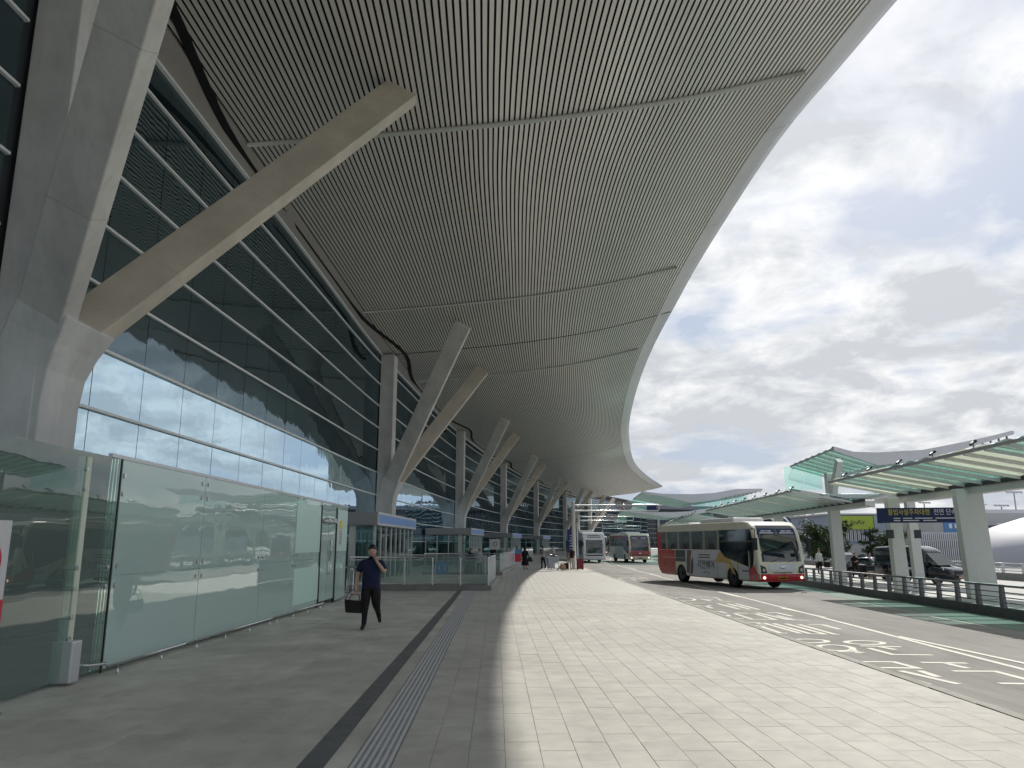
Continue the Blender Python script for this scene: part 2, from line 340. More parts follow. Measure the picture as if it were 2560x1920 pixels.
def text(body, size, m, parent, loc, rot, name='lettering', depth=0.004, sx=1.0):
    me = text_mesh(body, size, depth, sx); me.materials.clear(); me.materials.append(MATS[m])
    o = bpy.data.objects.new(name, me); COL.objects.link(o); o.parent = parent; o.location = loc; o.rotation_euler = rot; return o

# ------------------------------------------------------------------ the place: plan curves and levels
def interp(tab, y):
    if y <= tab[0][0]: a, b = tab[0], tab[1]
    elif y >= tab[-1][0]: a, b = tab[-2], tab[-1]
    else:
        for i in range(len(tab) - 1):
            if tab[i][0] <= y <= tab[i + 1][0]: a, b = tab[i], tab[i + 1]; break
    # smooth (cubic Hermite) through the table
    i = tab.index(a); h = b[0] - a[0]; t = (y - a[0]) / h
    def sl(j):
        if j <= 0: return (tab[1][1] - tab[0][1]) / (tab[1][0] - tab[0][0])
        if j >= len(tab) - 1: return (tab[-1][1] - tab[-2][1]) / (tab[-1][0] - tab[-2][0])
        return (tab[j + 1][1] - tab[j - 1][1]) / (tab[j + 1][0] - tab[j - 1][0])
    if t < 0: return a[1] + sl(i) * (y - a[0])
    if t > 1: return b[1] + sl(i + 1) * (y - b[0])
    m0, m1 = sl(i) * h, sl(i + 1) * h
    return (2 * t**3 - 3 * t**2 + 1) * a[1] + (t**3 - 2 * t**2 + t) * m0 + (-2 * t**3 + 3 * t**2) * b[1] + (t**3 - t**2) * m1
FAC = [(-30, -10.9), (0, -10.35), (20, -10.0), (36, -9.55), (52, -9.05), (89, -6.5), (126, -1.9), (165, 4.7), (198, 13.0), (232, 23.0), (300, 52.0)]
EDG = [(-30, 18.2), (0, 14.6), (21, 12.1), (24.2, 11.78), (28.5, 11.35), (34.5, 11.17), (46.9, 11.25), (66.9, 12.2), (93.3, 14.75), (118, 18.06), (160, 25.5), (195, 34.4), (227, 44.1)]
CURB = [(-20, 5.2), (8, 5.25), (19, 5.4), (41, 5.8), (54, 5.87), (71, 6.1), (95, 8.2), (130, 13.5), (170, 21.5), (230, 38.0), (300, 66)]
LINE = [(-20, 7.4), (0, 7.55), (12.4, 7.84), (20.7, 8.3), (41, 9.18), (60, 9.7), (87, 10.9), (130, 17), (170, 25.5), (230, 42), (300, 70)]
GREEN = [(-20, 11.2), (0, 11.3), (18, 11.66), (23.4, 12.1), (31.6, 12.77), (36, 13.2), (60, 14.0), (90, 16.5), (130, 22), (170, 30), (230, 46.5), (300, 74)]
RAIL = [(-20, 13.2), (0, 13.4), (21.4, 13.75), (27.5, 14.25), (33.6, 14.6), (41, 15.2), (60, 16.4), (90, 19.5), (130, 25.5), (170, 34), (230, 51), (300, 79)]
fac = lambda y: interp(FAC, y)
edg = lambda y: interp(EDG, y)
curb = lambda y: interp(CURB, y)
rail = lambda y: interp(RAIL, y)
def base(y): return 0.0 if y < 0 else (-0.006 * y if y < 45 else -0.27)
def Gr(x, y): return base(y) - 0.12 - 0.012 * max(0, x - 5.2)
def Gi(x, y): return base(y) - 0.07 - 0.03 * max(0, x - 15)
def frame(y):
    d = 0.5; t = Vector((fac(y + d) - fac(y - d), 2 * d, 0)).normalized(); n = Vector((t.y, -t.x, 0)); return t, n
def FP(y, o, z):
    t, n = frame(y); return Vector((fac(y), y, 0)) + n * o + Vector((0, 0, z))
COLY = [15.0, 52.2, 89.2, 126.2, 164.5, 198.0, 231.0]
def zs(u, y):
    tab = [(0, 14.5), (0.28, 15.0), (0.5, 15.5), (0.73, 16.3), (0.94, 17.4), (1.0, 17.75)]
    dz = 0.45 * max(0, min(1, (52 - y) / 22)); return interp(tab, u) + dz
def gap_off(y):
    g = 0.25
    for c in COLY: g += 1.15 * math.exp(-((y - c) / 6.0) ** 2)
    return g
def SP(u, y, dz=0): return Vector((fac(y) + u * (edg(y) - fac(y)), y, zs(u, y) + dz))
def frange(a, b, s):
    r = []; x = a
    while x < b - 1e-6: r.append(x); x += s
    return r + [b]
GLYPHS = [[(6.23,15.91),(6.16,15.79),(6.04,15.7),(5.9,15.64),(5.76,15.62),(5.63,15.65),(5.54,15.73),(5.5,15.84),(5.52,15.96),(5.59,16.08),(5.71,16.18),(5.85,16.25),(6.0,16.26),(6.13,16.23),(6.22,16.15),(6.25,16.04),(6.23,15.91)],[(5.53,15.38),(5.59,14.77),(5.65,14.16)],[(6.24,14.76),(6.15,14.61),(6.03,14.5),(5.91,14.46),(5.8,14.47),(5.71,14.55),(5.66,14.67),(5.66,14.84),(5.7,15.01),(5.78,15.17),(5.9,15.28),(6.03,15.34),(6.15,15.32),(6.24,15.24),(6.29,15.1),(6.29,14.93),(6.24,14.76)],[(5.79,14.34),(6.23,14.28)],[(6.17,14.6),(6.06,14.12)],[(7.25,15.72),(7.17,15.61),(7.05,15.52),(6.91,15.47),(6.77,15.47),(6.65,15.51),(6.57,15.6),(6.54,15.71),(6.56,15.83),(6.64,15.95),(6.76,16.04),(6.91,16.09),(7.05,16.1),(7.18,16.05),(7.26,15.96),(7.28,15.84),(7.25,15.72)],[(6.57,15.22),(7.32,15.16)],[(6.89,15.17),(6.99,14.71)],[(6.59,14.91),(6.61,14.03),(7.3,14.03)],[(5.56,13.08),(6.18,13.11),(6.23,12.45),(5.57,12.46),(5.56,13.08)],[(5.57,12.18),(5.62,10.99)],[(5.82,12.16),(6.05,11.02)],[(6.13,12.21),(6.09,11.61)],[(6.61,13.09),(7.35,13.07)],[(6.98,13.0),(7.03,12.5)],[(6.62,12.2),(7.28,12.22),(7.27,11.34)],[(6.66,11.13),(7.13,11.12)],[(5.82,30.12),(6.12,30.18)],[(6.36,29.97),(6.52,30.0)],[(6.51,28.36),(6.42,28.08),(6.29,27.89),(6.15,27.82),(6.02,27.86),(5.91,28.03),(5.85,28.29),(5.83,28.61),(5.87,28.94),(5.96,29.24),(6.09,29.45),(6.24,29.54),(6.38,29.48),(6.49,29.3),(6.55,29.02),(6.56,28.69),(6.51,28.36)],[(5.66,26.6),(6.48,26.67)],[(5.79,25.71),(6.12,25.19),(6.39,25.59)],[(6.12,25.19),(6.11,24.34)],[(5.54,23.25),(6.01,23.17),(6.05,22.54)],[(5.47,22.09),(5.49,20.94)],[(5.63,22.25),(5.77,21.1)],[(5.61,20.91),(6.05,20.88)],[(5.94,21.98),(5.81,21.49)],[(6.88,30.08),(7.58,29.96),(7.61,29.24)],[(6.84,28.86),(6.93,27.77)],[(6.94,28.52),(7.35,28.96)],[(7.43,28.75),(7.43,28.25)],[(7.23,27.7),(7.57,27.68)],[(6.84,26.53),(6.86,24.14)],[(7.16,26.51),(7.21,24.19)],[(7.45,26.56),(7.45,24.07)],[(6.87,25.24),(7.36,25.4)],[(6.39,22.93),(6.68,22.69)],[(6.25,22.43),(6.84,22.43),(6.8,20.65),(6.21,20.68),(6.25,22.43)],[(7.01,22.88),(7.13,20.62)],[(7.25,22.78),(7.6,22.97),(7.64,21.8)],[(7.26,21.95),(7.27,20.64),(7.63,20.57)],[(5.45,19.75),(6.05,19.76),(6.01,19.44)],[(5.45,19.37),(5.57,18.98),(6.08,19.14)],[(5.47,18.58),(5.84,18.72),(5.81,17.38),(5.95,17.36)],[(5.43,18.38),(5.53,18.03)],[(6.18,19.67),(6.23,17.34)],[(6.39,19.59),(6.42,17.28)],[(6.68,19.57),(6.72,17.27),(6.42,17.28)],[(6.95,19.42),(6.93,17.26),(7.03,17.24)],[(7.16,19.38),(7.52,19.43),(7.5,18.36)],[(6.29,46.9),(7.17,48.85),(7.12,45.54),(6.34,44.19),(6.29,46.9)],[(7.47,49.29),(7.71,46.48)],[(7.96,50.34),(8.17,47.41)],[(10.31,70.06),(10.19,65.01)],[(9.13,58.26),(9.7,56.75)]]
# ================================================================== GROUND
b = MB(); b.quad((-1500, -600, -1.75), (1500, -600, -1.75), (1500, 2600, -1.75), (-1500, 2600, -1.75)); struct(b.build('ground', 'far_ground'))

def ribbon(name, m, ys, xl, xr, zf, parent=None, nx=1, th=0.0):
    b = MB(); rows = []
    for y in ys:
        l, r_ = xl(y), xr(y)
        rows.append([(l + (r_ - l) * i / nx, y, zf(l + (r_ - l) * i / nx, y)) for i in range(nx + 1)])
    w = nx + 1; vs = [p for r_ in rows for p in r_]
    b.add(vs, [(j * w + i, j * w + i + 1, (j + 1) * w + i + 1, (j + 1) * w + i) for j in range(len(ys) - 1) for i in range(nx)])
    if th:
        v2 = [(x, y, z - th) for x, y, z in vs]; b.add(v2, [])
        n = len(vs)
        for j in range(len(ys) - 1):
            b.f += [(j * w, (j + 1) * w, n + (j + 1) * w, n + j * w), (j * w + nx, n + j * w + nx, n + (j + 1) * w + nx, (j + 1) * w + nx)]; b.m += [0, 0]; b.sm += [False, False]
        b.f += [tuple(range(0, w)) + tuple(n + w - 1 - i for i in range(w))]; b.m.append(0); b.sm.append(False)
    return b.build(name, m, parent)

# far paving material: granite with thin joints
def paving_mat():
    m = bpy.data.materials.new('paving_far'); m.use_nodes = True; t = m.node_tree; bs = t.nodes['Principled BSDF']; bs.inputs['Roughness'].default_value = 0.62
    g = t.nodes.new('ShaderNodeNewGeometry'); mp = t.nodes.new('ShaderNodeMapping'); mp.inputs['Rotation'].default_value = (0, 0, R(90)); t.links.new(g.outputs['Position'], mp.inputs[0])
    br = t.nodes.new('ShaderNodeTexBrick'); br.inputs['Color1'].default_value = (0.53, 0.51, 0.465, 1); br.inputs['Color2'].default_value = (0.50, 0.483, 0.44, 1)
    br.inputs['Mortar'].default_value = (0.22, 0.21, 0.19, 1); br.inputs['Scale'].default_value = 1; br.inputs['Mortar Size'].default_value = 0.009
    br.inputs['Brick Width'].default_value = 0.6; br.inputs['Row Height'].default_value = 0.3; t.links.new(mp.outputs[0], br.inputs[0])
    n = t.nodes.new('ShaderNodeTexNoise'); n.inputs['Scale'].default_value = 0.8; n.inputs['Detail'].default_value = 9; t.links.new(g.outputs['Position'], n.inputs[0])
    mx = t.nodes.new('ShaderNodeMixRGB'); mx.blend_type = 'MULTIPLY'; mx.inputs[0].default_value = 0.25; t.links.new(br.outputs[0], mx.inputs[1]); t.links.new(n.outputs[0], mx.inputs[2])
    ad = t.nodes.new('ShaderNodeMixRGB'); ad.blend_type = 'ADD'; ad.inputs[0].default_value = 0.03; t.links.new(mx.outputs[0], ad.inputs[1]); ad.inputs[2].default_value = (1, 1, 1, 1)
    t.links.new(ad.outputs[0], bs.inputs['Base Color']); MATS['paving_far'] = m
paving_mat()
YN = 30.0   # individually laid paving up to here
SH = 0.02
pav = ribbon('sidewalk', 'joint', frange(-15, YN, 2.5), lambda y: fac(y) - 1.0, lambda y: curb(y) - 0.16, lambda x, y: base(y) - 0.006)
struct(pav)
farpav = ribbon('far_sidewalk', 'paving_far', [29.35, 35, 40, 45] + frange(50, 300, 8), lambda y: fac(y) - 1.0, lambda y: curb(y) - 0.16, lambda x, y: base(y) - (0.003 if y < 30 else 0), nx=2, th=0.1)
struct(farpav)

TH = 0.03
def tile_mesh(w, l, mname):
    g_ = 0.0038 if w < 0.5 else 0.0025
    b = MB(); w -= g_; l -= g_; c = 0.0015
    vs = [(-w/2, -l/2, -TH), (w/2, -l/2, -TH), (w/2, l/2, -TH), (-w/2, l/2, -TH), (-w/2, -l/2, -c), (w/2, -l/2, -c), (w/2, l/2, -c), (-w/2, l/2, -c),
          (-w/2+c, -l/2+c, 0), (w/2-c, -l/2+c, 0), (w/2-c, l/2-c, 0), (-w/2+c, l/2-c, 0)]
    fs = [(8, 9, 10, 11)] + [(i, (i+1) % 4, 4 + (i+1) % 4, 4 + i) for i in range(4)] + [(4+i, 4 + (i+1) % 4, 8 + (i+1) % 4, 8 + i) for i in range(4)]
    b.add(vs, fs); return b.mesh('paving_tile', mname)
tm = {('r', k): tile_mesh(0.3, 0.6, m) for k, m in enumerate(('granite', 'granite_b', 'granite_c'))}
tm.update({('l', k): tile_mesh(0.6, 0.6, m) for k, m in enumerate(('granite_walk', 'granite_walk_b', 'granite_walk'))})
rng = random.Random(3)
cands = []
def lay(kind, x0, x1, w, mats):
    ncol = int((x1 - x0) / w + 1e-6)
    for i in range(ncol):
        xc = x0 + (i + 0.5) * w; off = (0.3 if i % 2 else 0.0) if kind == 'r' else 0
        y = -2.0 + off
        while y < YN - 0.3:
            yc = y + 0.3; x = xc - SH * yc
            if kind == 'l' or x + w / 2 < curb(yc) - 0.16:
                cands.append((x, yc, kind, rng.choice((0, 0, 1, 2)), w))
            y += 0.6
lay('r', -0.82, 6.6, 0.3, 3); lay('l', -1.56 - 0.6 * 15, -1.56, 0.6, 2)
def in_view(x, y): return abs(x) < 0.70 * (y * 0.979 - 0.34) + 0.4 and y > 6.1 and not (x < -5.5 and y > 9)
cands.sort(key=lambda c: (not in_view(c[0], c[1]), c[1]))
rest = {}
for n_, (x, y, kind, k, w) in enumerate(cands):
    dz = rng.uniform(-0.0012, 0.0012)
    if n_ < 297:
        o = inst(tm[(kind, k)], 'paving_tile', pav, (x, y, base(y) + dz)); o.rotation_euler = (-0.006, 0, SH)
    else:
        T = Matrix.Translation((x, y, base(y) + dz)) @ Matrix.Rotation(SH, 4, 'Z') @ Matrix.Rotation(-0.006, 4, 'X')
        src = tm[(kind, k)]; mn = src.materials[0].name
        bb = rest.setdefault(mn, MB()); bb.add([v.co for v in src.vertices], [tuple(p.vertices) for p in src.polygons], 0, T)
for mn, bb in rest.items(): bb.build('paving_tiles', mn, pav, kind='stuff')
ribbon('edge_course', 'granite', frange(-15, YN - .5, 1.5), lambda y: curb(y) - 0.62, lambda y: curb(y) - 0.163, lambda x, y: base(y) - 0.0025, pav)
YS = frange(-15, 40, 2.5) + frange(45, 300, 8)
def bl(y): return -1.56 - SH * y
for nm_, a_, c_, m_ in (('dark_granite_band', -1.555, -1.345, 'dark_granite'), ('paving_strip', -1.34, -1.155, 'granite_walk'), ('tactile_base_strip', -1.15, -0.825, 'tactile_base')):
    ribbon(nm_, m_, [-4, 5, 12, 20, 31.9], lambda y, a_=a_: a_ - SH * y, lambda y, c_=c_: c_ - SH * y, lambda x, y: base(y) + 0.001, pav)
for i in range(6):
    xo = -1.125 + i * 0.055
    ribbon('tactile_bar', 'tactile_bar', [-4, 5, 12, 20, 31.8], lambda y, xo=xo: xo - 0.011 - SH * y, lambda y, xo=xo: xo + 0.011 - SH * y, lambda x, y: base(y) + 0.007, pav, th=0.006)
# kerb stones
kerb = ribbon('kerb', 'kerb_stone', frange(30, 45, 5) + frange(50, 300, 6), lambda y: curb(y) - 0.16, lambda y: curb(y), lambda x, y: base(y) + 0.003, th=0.2); struct(kerb)
for i in range(32):
    y0 = -2 + i; x0 = curb(y0); x1 = curb(y0 + 0.99)
    b = MB(); z0 = base(y0) + 0.003
    b.add([(x0 - 0.157, y0, z0 - 0.2), (x0, y0, z0 - 0.2), (x1, y0 + 0.992, z0 - 0.2), (x1 - 0.157, y0 + 0.992, z0 - 0.2), (x0 - 0.157, y0, z0), (x0 - 0.01, y0, z0), (x1 - 0.01, y0 + 0.992, z0), (x1 - 0.157, y0 + 0.992, z0),
           (x0, y0, z0 - 0.012), (x1, y0 + 0.992, z0 - 0.012)], [(4, 5, 6, 7), (5, 8, 9, 6), (8, 1, 2, 9), (0, 1, 8, 5, 4), (3, 7, 6, 9, 2)])
    b.build('kerb_piece', 'kerb_stone', kerb)

# ------------------------------------------------------------------ road
RY = frange(-40, 45, 5) + frange(50, 300, 8)
road = ribbon('road', 'asphalt', RY, lambda y: curb(y), lambda y: rail(y) - 0.2, Gr, nx=4); struct(road)
E4 = 0.004
ribbon('green_bus_lane', 'green_lane', RY, lambda y: interp(GREEN, y), lambda y: rail(y) - 0.21, lambda x, y: Gr(x, y) + E4, road, nx=2)
ribbon('lane_line', 'road_paint', RY, lambda y: interp(LINE, y) - 0.06, lambda y: interp(LINE, y) + 0.06, lambda x, y: Gr(x, y) + E4, road)
def dash(xa, ya, xb, yb, w=0.12):
    ribbon('lane_dash', 'road_paint', [min(ya, yb), max(ya, yb)], lambda y: (xa if y == ya else xb) - w / 2, lambda y: (xa if y == ya else xb) + w / 2, lambda x, y: Gr(x, y) + 2 * E4, road)
dash(8.15, 16.99, 8.33, 12.2); dash(8.37, 24.87, 8.41, 21.5); dash(8.69, 33.5, 8.64, 30.2); dash(9.3, 44.5, 9.15, 41); dash(9.75, 56, 9.6, 51)
dash(8.45, 8.0, 8.55, 3.5)
for y0 in (14.5, 19.5, 25.5): dash(interp(GREEN, y0 + 1.4) - 0.22, y0 + 2.8, interp(GREEN, y0) - 0.22, y0, 0.10)
# a cross band of green paving further along the road
ribbon('green_crossing', 'green_lane', [88, 98], lambda y: curb(y) + 0.1, lambda y: interp(GREEN, y) - 0.05, lambda x, y: Gr(x, y) + E4, road)
ribbon('stop_line', 'road_paint', [99, 99.9], lambda y: curb(y) + 0.1, lambda y: interp(GREEN, y) - 0.05, lambda x, y: Gr(x, y) + E4, road)
def stroke(b, pts, w=0.13):
    closed = pts[0] == pts[-1]; P = [Vector((x, y)) for x, y in pts]
    if closed: P = P[:-1]
    n = len(P); L_, R_ = [], []
    for i, p in enumerate(P):
        a = P[(i - 1) % n] if (closed or i) else p; c = P[(i + 1) % n] if (closed or i < n - 1) else p
        d1 = (p - a).normalized() if (p - a).length else (c - p).normalized(); d2 = (c - p).normalized() if (c - p).length else d1
        t = (d1 + d2); t = t.normalized() if t.length > 0.05 else d1
        q = Vector((-t.y, t.x)); k = min(1.8, 1 / max(0.3, abs(q.dot(Vector((-d1.y, d1.x))))))
        L_.append(p + q * w / 2 * k); R_.append(p - q * w / 2 * k)
    idx = range(n) if closed else range(n - 1)
    for i in idx:
        j = (i + 1) % n
        q4 = [R_[i], R_[j], L_[j], L_[i]]
        b.quad(*[(q.x, q.y, Gr(q.x, q.y) + E4) for q in q4])
groups = {}
for g in GLYPHS:
    cy = sum(p[1] for p in g) / len(g); cx = sum(p[0] for p in g) / len(g)
    row = min((11.8, 15.3, 18.6, 22, 25.5, 29, 47, 60), key=lambda c: abs(c - cy)); groups.setdefault((row, cx > 6.5), []).append(g)
for gi, gl in groups.items():
    b = MB()
    for g in gl: stroke(b, g, 0.12)
    b.build('road_letter', 'road_paint', road)
# ================================================================== TERMINAL: curved glass front
TZ = [0.3, 1.8, 3.3, 4.8, 6.3, 7.8, 9.3, 10.8, 12.3, 13.8]
term = thing('terminal_building', 'long curved terminal with dark mirror glass front and white horizontal bars', 'building', (fac(15), 15, 0))
TL = Vector(term.location)
def tpart(b, *a, **k):
    o = b.build(*a, parent=term, **k); o.location = -TL; return o
rngp = random.Random(11)
# bays: individual panes on the two nearest whole bays, the rest joined
NP = 15
def bay_cols(k0, k1): return [k0 + 0.55 + (k1 - k0 - 1.1) * i / NP for i in range(NP + 1)]
ZR = TZ + [14.95]
npane = 0; far = MB(); far_mul = MB()
allbays = [(-22.2, 14.62)] + [(COLY[i], COLY[i + 1]) for i in range(6)] + [(231, 268), (268, 300)]
cache = {}
for bi, (k0, k1) in enumerate(allbays):
    ys = bay_cols(k0, k1)
    for i in range(NP):
        ya, yb = ys[i] + 0.012, ys[i + 1] - 0.012; ym = (ya + yb) / 2
        t, n = frame(ym)
        for r_ in range(len(ZR) - 1):
            za, zb = ZR[r_] + 0.02, ZR[r_ + 1] - 0.02
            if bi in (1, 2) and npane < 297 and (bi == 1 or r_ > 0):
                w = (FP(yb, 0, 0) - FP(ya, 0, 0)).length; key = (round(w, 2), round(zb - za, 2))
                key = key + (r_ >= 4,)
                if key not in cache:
                    pb = MB().box((0, 0, 0), (0.03, key[0], key[1])); cache[key] = pb.mesh('pane', 'dark_reflection_glass' if r_ >= 4 else 'facade_glass')
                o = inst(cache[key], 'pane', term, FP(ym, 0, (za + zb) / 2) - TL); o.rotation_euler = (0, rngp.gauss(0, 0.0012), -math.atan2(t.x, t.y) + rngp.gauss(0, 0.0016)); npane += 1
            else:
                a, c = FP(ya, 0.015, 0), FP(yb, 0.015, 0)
                far.quad((a.x, a.y, za), (c.x, c.y, za), (c.x, c.y, zb), (a.x, a.y, zb), 1 if (r_ >= 4 or bi > 1) else 0)  # upper rows and far bays get the copy with the darkened reflection
tpart(far, 'far_panes', ['facade_glass', 'dark_reflection_glass'], kind='stuff')
# backing (spandrels and dark hall behind the glass)
b = MB()
yy = frange(-30, 300, 3)
for i in range(len(yy) - 1):
    a, c = FP(yy[i], -0.06, 0), FP(yy[i + 1], -0.06, 0)
    b.quad((a.x, a.y, -0.4), (c.x, c.y, -0.4), (c.x, c.y, 15.2), (a.x, a.y, 15.2))
tpart(b, 'back_wall', 'mullion')
b = MB()
for i in range(len(yy) - 1):
    a, c = FP(yy[i], -0.05, 0), FP(yy[i + 1], -0.05, 0); d, e_ = FP(yy[i], -60, 0), FP(yy[i + 1], -60, 0)
    b.quad((a.x, a.y, 16.6), (c.x, c.y, 16.6), (e_.x, e_.y, 19), (d.x, d.y, 19))
tpart(b, 'roof', 'roof_metal')
# transoms: one bar per bay and level
for bi, (k0, k1) in enumerate(allbays):
    segs = frange(k0 + 0.5, k1 - 0.5, (k1 - k0 - 1) / 9)
    for zi, z in enumerate(TZ):
        b = MB(); dpt = 0.10; hh = 0.066
        for i in range(len(segs) - 1):
            P = [FP(segs[i], 0.0, z - hh / 2), FP(segs[i], dpt, z - hh / 2), FP(segs[i], dpt, z + hh / 2), FP(segs[i], 0.0, z + hh / 2)]
            Q = [FP(segs[i + 1], 0.0, z - hh / 2), FP(segs[i + 1], dpt, z - hh / 2), FP(segs[i + 1], dpt, z + hh / 2), FP(segs[i + 1], 0.0, z + hh / 2)]
            b.add(P + Q, [(0, 1, 5, 4), (1, 2, 6, 5), (2, 3, 7, 6)])
        tpart(b, 'transom', 'transom')
# top bar under the bulkhead
    b = MB()
    for i in range(len(segs) - 1):
        za, zb = zs(0, segs[i]) - 0.08, zs(0, segs[i + 1]) - 0.08
        P = [FP(segs[i], 0.0, za - .04), FP(segs[i], 0.14, za - .04), FP(segs[i], 0.14, za + .04)]; Q = [FP(segs[i + 1], 0.0, zb - .04), FP(segs[i + 1], 0.14, zb - .04), FP(segs[i + 1], 0.14, zb + .04)]
        b.add(P + Q, [(0, 1, 4, 3), (1, 2, 5, 4)])
    tpart(b, 'head_bar', 'transom')

# ================================================================== CANOPY
can = thing('slatted_canopy', 'huge sweeping canopy with fine pale slats and smooth silver edge over the pavement', 'canopy', (fac(15), 15, 14))
CL = Vector(can.location)
def cpart(b, *a, **k):
    o = b.build(*a, parent=can, **k); o.location = -CL; return o
CYS = frange(-9, 60, 1.0) + frange(62, 227, 3)
U0, U1, NS = 0.045, 0.945, 108
pit = (U1 - U0) / NS
for i in range(NS):
    ua, ub = U0 + i * pit, U0 + (i + 0.65) * pit
    inner = False
    ys = CYS if not inner else frange(-9, 227, 1.0)
    b = MB(); rows = []
    for y in ys:
        wdt = edg(y) - fac(y); xa, xb = ua * wdt, ub * wdt
        if inner:
            g = gap_off(y)
            lo, hi = g, g + 0.42
            o1 = (xa, min(xb, lo)) if xa < lo else (xa, xa); o2 = (max(xa, hi), xb) if xb > hi else (xb, xb)
            rows.append((y, wdt, o1, o2))
        else: rows.append((y, wdt, (xa, xa), (xa, xb)))
    for which in ((2, 3) if inner else (3,)):
        for j in range(len(rows) - 1):
            (y0, w0, *q0), (y1, w1, *q1) = rows[j], rows[j + 1]
            a0, b0 = q0[which - 2]; a1, b1 = q1[which - 2]
            if b0 - a0 < 0.015 or b1 - a1 < 0.015: continue
            P = []
            for (y, w, p0, p1) in ((y0, w0, a0, b0), (y1, w1, a1, b1)):
                for xx, dz in ((p0, 0.02), (p0, 0), (p1, 0), (p1, 0.02)):
                    v = SP(xx / w, y, dz); P.append((v.x, v.y, v.z))
            b.add(P, [(0, 1, 5, 4), (1, 2, 6, 5), (2, 3, 7, 6)])
    cpart(b, 'slat', 'slat_metal')
b = MB(); yg = frange(-9, 227, 1.0); gp_ = []
for y in yg:
    wdt = edg(y) - fac(y); g = gap_off(y)
    for q, dz in ((g, 0.04), (g, -0.035), (g + .27, -0.035), (g + .27, 0.04)): gp_.append(SP(q / wdt, y, dz))
b.add(gp_, [(j * 4 + i, (j + 1) * 4 + i, (j + 1) * 4 + i + 1, j * 4 + i + 1) for j in range(len(yg) - 1) for i in range(3)]); cpart(b, 'shadow_gap', 'black_gap')
b = MB(); nu = 12; ys = CYS; w = nu + 1
b.add([SP(-0.01 + 0.965 * i / nu, y, 0.30) for y in ys for i in range(w)], [(j * w + i, (j + 1) * w + i, (j + 1) * w + i + 1, j * w + i + 1) for j in range(len(ys) - 1) for i in range(nu)])
cpart(b, 'soffit_backing', 'slat_back')
b = MB()
b.add([SP(-0.05 + 1.045 * i / nu, y, 1.1 - 0.75 * max(0, (i / nu - 0.8) / 0.2)) for y in ys for i in range(w)], [(j * w + i, j * w + i + 1, (j + 1) * w + i + 1, (j + 1) * w + i) for j in range(len(ys) - 1) for i in range(nu)])
cpart(b, 'roof_sheet', 'roof_metal')
# smooth edge panels, each bay in four lengths
es = frange(-9, 227, 9.3)
for k in range(len(es) - 1):
    sub = frange(es[k], es[k + 1] - 0.03, 1.55); b = MB(); prof = [(0.943, 0.05), (0.945, -0.02), (0.972, 0.0), (0.984, 0.02), (0.9845, 0.07), (0.999, 0.13), (1.003, 0.30), (0.995, 0.42)]
    n_ = len(prof)
    b.add([SP(u, y, dz) for y in sub for u, dz in prof], [(j * n_ + i, (j + 1) * n_ + i, (j + 1) * n_ + i + 1, j * n_ + i + 1) for j in range(len(sub) - 1) for i in range(n_ - 1)])
    cpart(b, 'edge_panel', 'fascia_metal')
# bulkhead between the glass head and the slats
b = MB(); y3 = frange(-9, 227, 2)
b.add([p for y in y3 for p in (SP(-0.002, y, -0.06), SP(0.0, y, -0.06), SP(0.040, y, -0.01), SP(0.040, y, 0.1))], [(j * 4 + i, (j + 1) * 4 + i, (j + 1) * 4 + i + 1, j * 4 + i + 1) for j in range(len(y3) - 1) for i in range(3)])
cpart(b, 'bulkhead', 'bulkhead')
# cross ribs (pipes) and dark expansion joints
def cross(y, u0, u1, dz, r_=0.09, name='cross_rib', m='rib_paint', flat=False):
    us = [u0 + (u1 - u0) * i / 14 for i in range(15)]; t, n = frame(y); b = MB()
    P = []
    for u in us:
        p = SP(u, y, dz); P.append(p)
    if flat:
        for i in range(14): b.add([P[i] + Vector((0, -r_, 0)), P[i] + Vector((0, r_, 0)), P[i + 1] + Vector((0, r_, 0)), P[i + 1] + Vector((0, -r_, 0))], [(0, 1, 2, 3)])
    else: b.tube(P, r_, 8)
    cpart(b, name, m)
for k in range(len(COLY)):
    y = COLY[k]
    if k in (1, 3): cross(y, 0.03, 0.99, -0.012, 0.09, 'expansion_joint', 'black_gap', True)
    for dy in (9.0, 27.6):
        yr = y + dy
        if yr < 66: cross(yr, (gap_off(yr) + 0.5) / 21, 0.925, -0.07, 0.085 if yr < 30 else 0.06)
cross(5.7, 0.07, 0.925, -0.07)
b = MB(); pe = [SP(u, 227, dz) for u, dz in ((0, -0.1), (0.3, -0.02), (0.6, -0.02), (0.9, -0.02), (1.003, 0.05), (1.0, 0.42), (0.6, 1.1), (0, 1.1))]
b.add(pe, [tuple(range(8))]); cpart(b, 'end_fascia', 'fascia_metal')

